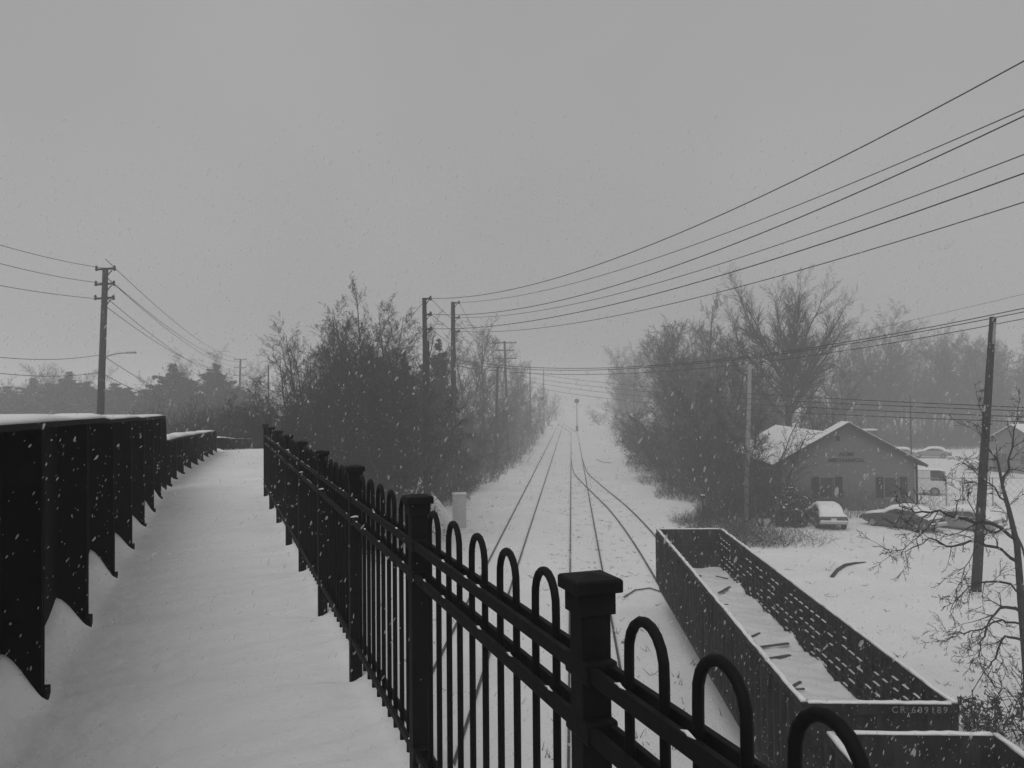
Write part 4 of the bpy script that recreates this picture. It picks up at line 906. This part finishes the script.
limbs = [([(1017, 540), (992, 524, -.4), (965, 519, -.8), (938, 512, -1.0), (915, 512, -1.2), (899, 506, -1.3)], .05), ([(1018, 562), (1000, 548, -.3), (980, 543, -.6), (952, 545, -.8), (928, 540, -1), (905, 552, -1.2)], .045),
         ([(1022, 612), (1006, 606, -.2), (990, 620, -.5), (979, 643, -.7), (978, 657, -.8)], .045), ([(1022, 640), (1005, 634, -.3), (996, 657, -.6), (985, 670, -.8), (972, 703, -1)], .035), ([(1010, 512), (1000, 495, .3), (985, 480, .5), (972, 470, .6), (964, 460, .7)], .03),
         ([(1003, 490), (1008, 470, .6), (1014, 440, .9), (1018, 410, 1.1)], .04), ([(999, 466, .5), (988, 445, .5), (985, 425, .6), (978, 405, .7)], .025), ([(1016, 540), (1003, 530, .5), (985, 532, .9), (968, 500, 1.2), (966, 488, 1.3)], .03),
         ([(938, 512, -1.0), (926, 530, -1.2), (905, 548, -1.3), (890, 556, -1.4)], .016), ([(1024, 600), (1010, 585, -.3), (985, 580, -.6), (965, 590, -.8), (950, 612, -.9)], .035), ([(1024, 625), (1000, 618, .4), (975, 632, .6), (958, 634, .7), (948, 640, .8)], .03), ([(980, 543, -.6), (968, 560, -.7), (960, 580, -.8), (952, 600, -.8)], .016), ([(1026, 560, .7), (1012, 520, 1.0), (1000, 480, 1.2), (996, 440, 1.3)], .035)]
for pts, r_ in limbs:
    P = pxline(pts); fine = []
    for a, c in zip(P, P[1:]):
        for f in (0, .33, .66): fine.append(a.lerp(c, f)+Vector((T.rg.gauss(0, .03), T.rg.gauss(0, .03), T.rg.gauss(0, .03)))*(1 if len(fine) else 0))
    fine.append(P[-1]); k = len(fine)
    for i in range(k-1):
        a, c = fine[i]-inv, fine[i+1]-inv; ra, rc = r_*(1-.82*i/k), r_*(1-.82*(i+1)/k); T.a.append(tuple(a)); T.b.append(tuple(c)); T.r0.append(ra); T.r1.append(rc)
        if i >= k*.15:
            for _ in range(2 if T.rg.random() < .2 else 1):
                T.br(c, T.rot((c-a).normalized(), R(T.rg.uniform(25, 65))), T.rg.uniform(.5, 1.25)*(1-.4*i/k), max(.006, rc*.45), 2, NC)
nm.build('trunk', BARK, tn, True); v, q = segs_geo(T.a, T.b, T.r0, T.r1, 4); np_mesh('crown', v, q, TWIG, tn)
# ------------------------------------------------------------------ shrubs
def leafy(name, label, base, rad, h, n_, leaf, m, snowy=0.0, seed=1, stems=9, shell=True):
    rg = np.random.default_rng(seed); t = thing(name, label, 'shrub', (base[0], base[1], gz(base[0], base[1])-.02))
    A = []; B = []
    for i in range(stems):
        a = rg.uniform(0, 6.28); p = np.array((rg.normal()*.06, rg.normal()*.06, -.05)); d = np.array((math.cos(a)*.5*rg.random(), math.sin(a)*.5*rg.random(), 1.)); L = h*rg.uniform(.7, 1.05)
        for k in range(6):
            d = d+rg.normal(size=3)*.18; d /= np.linalg.norm(d); q = p+d*L/6; A.append(p); B.append(q)
            for _ in range(3):
                e = d+rg.normal(size=3)*.6; e /= np.linalg.norm(e); A.append(q); B.append(q+e*L*.18*rg.uniform(.5, 1.4))
            p = q
    v, q = segs_geo(A, B, np.full(len(A), .012), np.full(len(A), .006)); np_mesh('stems', v, q, TWIG, t)
    if shell:
        cl = rg.normal(size=(70, 3)); cl /= np.linalg.norm(cl, axis=1, keepdims=True); cl[:, 2] = np.abs(cl[:, 2])*1.0-.1*rg.random(70); cl *= rg.uniform(.55, 1.0, (70, 1))
        P = (cl[rg.integers(0, 70, n_)]+rg.normal(size=(n_, 3))*.14)*np.array((rad, rad, h*.9))+np.array((0, 0, h*.08)); P = P[P[:, 2] > .03]
    else: ends = np.array(B); P = ends[rg.integers(0, len(ends), n_)]+rg.normal(size=(n_, 3))*.04
    v, q = quads_geo(P, rg.uniform(.6, 1.4, len(P))*leaf, rg, 1.4); np_mesh('foliage', v, q, m, t)
    if snowy:
        S = P[(P[:, 2] > h*.45) & (rg.random(len(P)) < snowy)]+np.array((0, 0, .02)); a_ = rg.normal(size=(len(S), 3))*np.array((1, 1, .15))
        v, q = quads_geo(S, leaf*1.3, rg, 1.2, a_); np_mesh('snow_cover', v, q, SNOW, t)
    return t
q = G(790, 526, 0); leafy('evergreen_shrub', 'rounded evergreen shrub dusted with snow beside the parked sedan', (q.x, q.y), 1.0, 2.2, 8000, .12, LEAF, .10, 31)
q = G(776, 512, 0); leafy('evergreen_shrub', 'darker evergreen shrub at the left corner of the brick building', (q.x, q.y), 1.0, 1.9, 5000, .12, LEAF, .08, 32)
for px, py, h, lab, sd in ((1002, 752, 1.55, 'leafy twiggy bush at the bottom right behind the nearest gondola', 41), (1026, 745, 1.7, 'leafy bush cut by the right edge at the bottom', 42), (968, 733, .9, 'low twiggy bush beside the gondola corner at the bottom right', 43), (985, 742, 1.1, 'small twiggy bush between the low bush and the leafy bush, bottom right', 44)):
    q = G(px, py, 0); leafy('twiggy_bush', lab, (q.x, q.y), .8, h, 110, .07, LEAF, 0, sd, 8, False)
# undergrowth: brush along the wood edges
def brush(name, n_, sampler, hgt, seed, r=.016, lean=.45):
    rg = np.random.default_rng(seed); A = []; B = []; RA = []; RB = []
    for _ in range(n_):
        x, y, k = sampler(rg)
        g = gz(x, y); h = hgt*k*rg.uniform(.35, 1.0); p = np.array((x, y, g-.05)); d = np.array((rg.normal()*lean, rg.normal()*lean, 1.)); d /= np.linalg.norm(d)
        m = p+d*h*.55; e = d+rg.normal(size=3)*.5; e /= np.linalg.norm(e); t_ = m+e*h*.55
        A += [p, m]; B += [m, t_]; RA += [r, r*.7]; RB += [r*.7, r*.35]
        for _ in range(4):
            f = rg.random(); o = p+(m-p)*f if rg.random() < .4 else m+(t_-m)*f; e2 = d+rg.normal(size=3)*.9; e2 /= np.linalg.norm(e2); A.append(o); B.append(o+e2*h*rg.uniform(.15, .45)); RA.append(r*.55); RB.append(r*.3)
    v, q = segs_geo(A, B, RA, RB); return tag(np_mesh(name, v, q, BRUSH), kind='stuff')
ledge = lambda d: np.interp(d, [44, 52, 58, 62, 73, 80, 88, 103, 151, 233, 330], [-7.5, -6.9, -6.0, -4.2, -3.1, -1.9, -1.0, .6, 4.2, 8.6, 14])
def sl(rg): d = 44+186*rg.random()**2.0; o = abs(rg.normal())*(2.5+d*.03); wob = (.35 if d < 95 else .9)*math.sin(d*.8)+(.3 if d < 95 else .6)*math.sin(d*.31+1); return ledge(d)+wob-o, d, .6+.5*min(1, o/2.5)
def sr(rg): d = 54+190*rg.random()**2.0; o = abs(rg.normal())*(3.5+d*.04); wob = 1.2*math.sin(d*.55)+.7*math.sin(d*.23+1); return edge(d)-1.5+wob+o, d, .6+.5*min(1, o/2.5)
def sc_(rg):
    while True:
        d = rg.uniform(43.5, 54); x = rg.normal()*1.9+12.9-.0*d
        if x > 10.2 and not in_bld(x, d): return x, d, .8
def sb_(rg):
    while True:
        d = rg.uniform(76, 150); x = rg.uniform(18, 75)
        if not in_bld(x, d) and (x/d < .42 or d > 122): return x, d, 1.0
def sf_(rg):
    d = rg.uniform(121, 150); return d*rg.uniform(.40, .68), d, 1.0
def st_(rg):
    while True:
        d = rg.uniform(40, 62); x = rg.uniform(-19, -5)
        if x < ledge(d): return x, d, 1.0
brush('undergrowth', 10000, sl, 2.4, 1, .012); brush('undergrowth', 12000, sr, 2.1, 2, .010); brush('undergrowth', 2600, sc_, 1.25, 3, .008, 1.0); brush('undergrowth', 5000, sb_, 3.2, 4, .02); brush('undergrowth', 5000, sf_, 4.5, 8, .016); brush('undergrowth', 4000, st_, 3.0, 5)
def sbr(rg): return G(975, 738).x+rg.normal()*1.0, G(975, 738).y+rg.normal()*.7, .55
brush('undergrowth', 60, sbr, 1.1, 6, .006)
# ------------------------------------------------------------------ falling snow
FLK = bpy.data.materials.new('snowflake'); FLK.use_nodes = True; n = FLK.node_tree; n.nodes.clear()
df = n.nodes.new('ShaderNodeBsdfDiffuse'); tl = n.nodes.new('ShaderNodeBsdfTranslucent'); mx = n.nodes.new('ShaderNodeMixShader'); om = n.nodes.new('ShaderNodeOutputMaterial'); nz3 = n.nodes.new('ShaderNodeTexNoise')
nz3.inputs['Scale'].default_value = 300; cr = n.nodes.new('ShaderNodeValToRGB'); cr.color_ramp.elements[0].color = (.8, .8, .8, 1); cr.color_ramp.elements[1].color = (.97, .97, .97, 1)
n.links.new(nz3.outputs['Fac'], cr.inputs[0])
for b_ in (df, tl): n.links.new(cr.outputs[0], b_.inputs['Color'])
n.links.new(df.outputs[0], mx.inputs[1]); n.links.new(tl.outputs[0], mx.inputs[2])
tr_ = n.nodes.new('ShaderNodeBsdfTransparent'); m2 = n.nodes.new('ShaderNodeMixShader'); m2.inputs[0].default_value = .30
n.links.new(tr_.outputs[0], m2.inputs[1]); n.links.new(mx.outputs[0], m2.inputs[2]); n.links.new(m2.outputs[0], om.inputs['Surface'])
rg = np.random.default_rng(99); n_ = 90000
y = 3.2+46*rg.random(n_)**1.25; x = (rg.random(n_)*2-1)*(1.5+y*.78); z = EYE+(rg.random(n_)*1.4-.95)*(1.0+y*.5)
P = np.stack([x, y, z], 1)[z > .3]; k = len(P)
s_ = rg.lognormal(0, .38, k)*.0025; U = np.array((.38, .1, 1.0))+rg.normal(size=(k, 3))*.22; U /= np.linalg.norm(U, axis=1, keepdims=True); A = np.cross(U, rg.normal(size=(k, 3))); A /= np.linalg.norm(A, axis=1, keepdims=True); B_ = np.cross(U, A)
el = rg.uniform(1.0, 2.8, k)[:, None]; s_ = s_[:, None]
V = np.stack([P+U*s_*el*1.5]+[P+U*s_*el*h+(A*math.cos(a)+B_*math.sin(a))*s_*rg.uniform(.75, 1.15, (k, 1)) for h in (.6, -.6) for a in (0, 1.57, 3.14, 4.71)]+[P-U*s_*el*1.5], 1).reshape(-1, 3)
Fq = [[0, 1, 2], [0, 2, 3], [0, 3, 4], [0, 4, 1], [9, 6, 5], [9, 7, 6], [9, 8, 7], [9, 5, 8]]
for j in range(4): a, b_ = 1+j, 1+(j+1) % 4; Fq += [[a, a+4, b_+4], [a, b_+4, b_]]
Qf = ((np.arange(k)*10)[:, None, None]+np.array(Fq)[None]).reshape(-1, 3)
tag(np_mesh('falling_snow', V, Qf, FLK, None, True), kind='stuff')
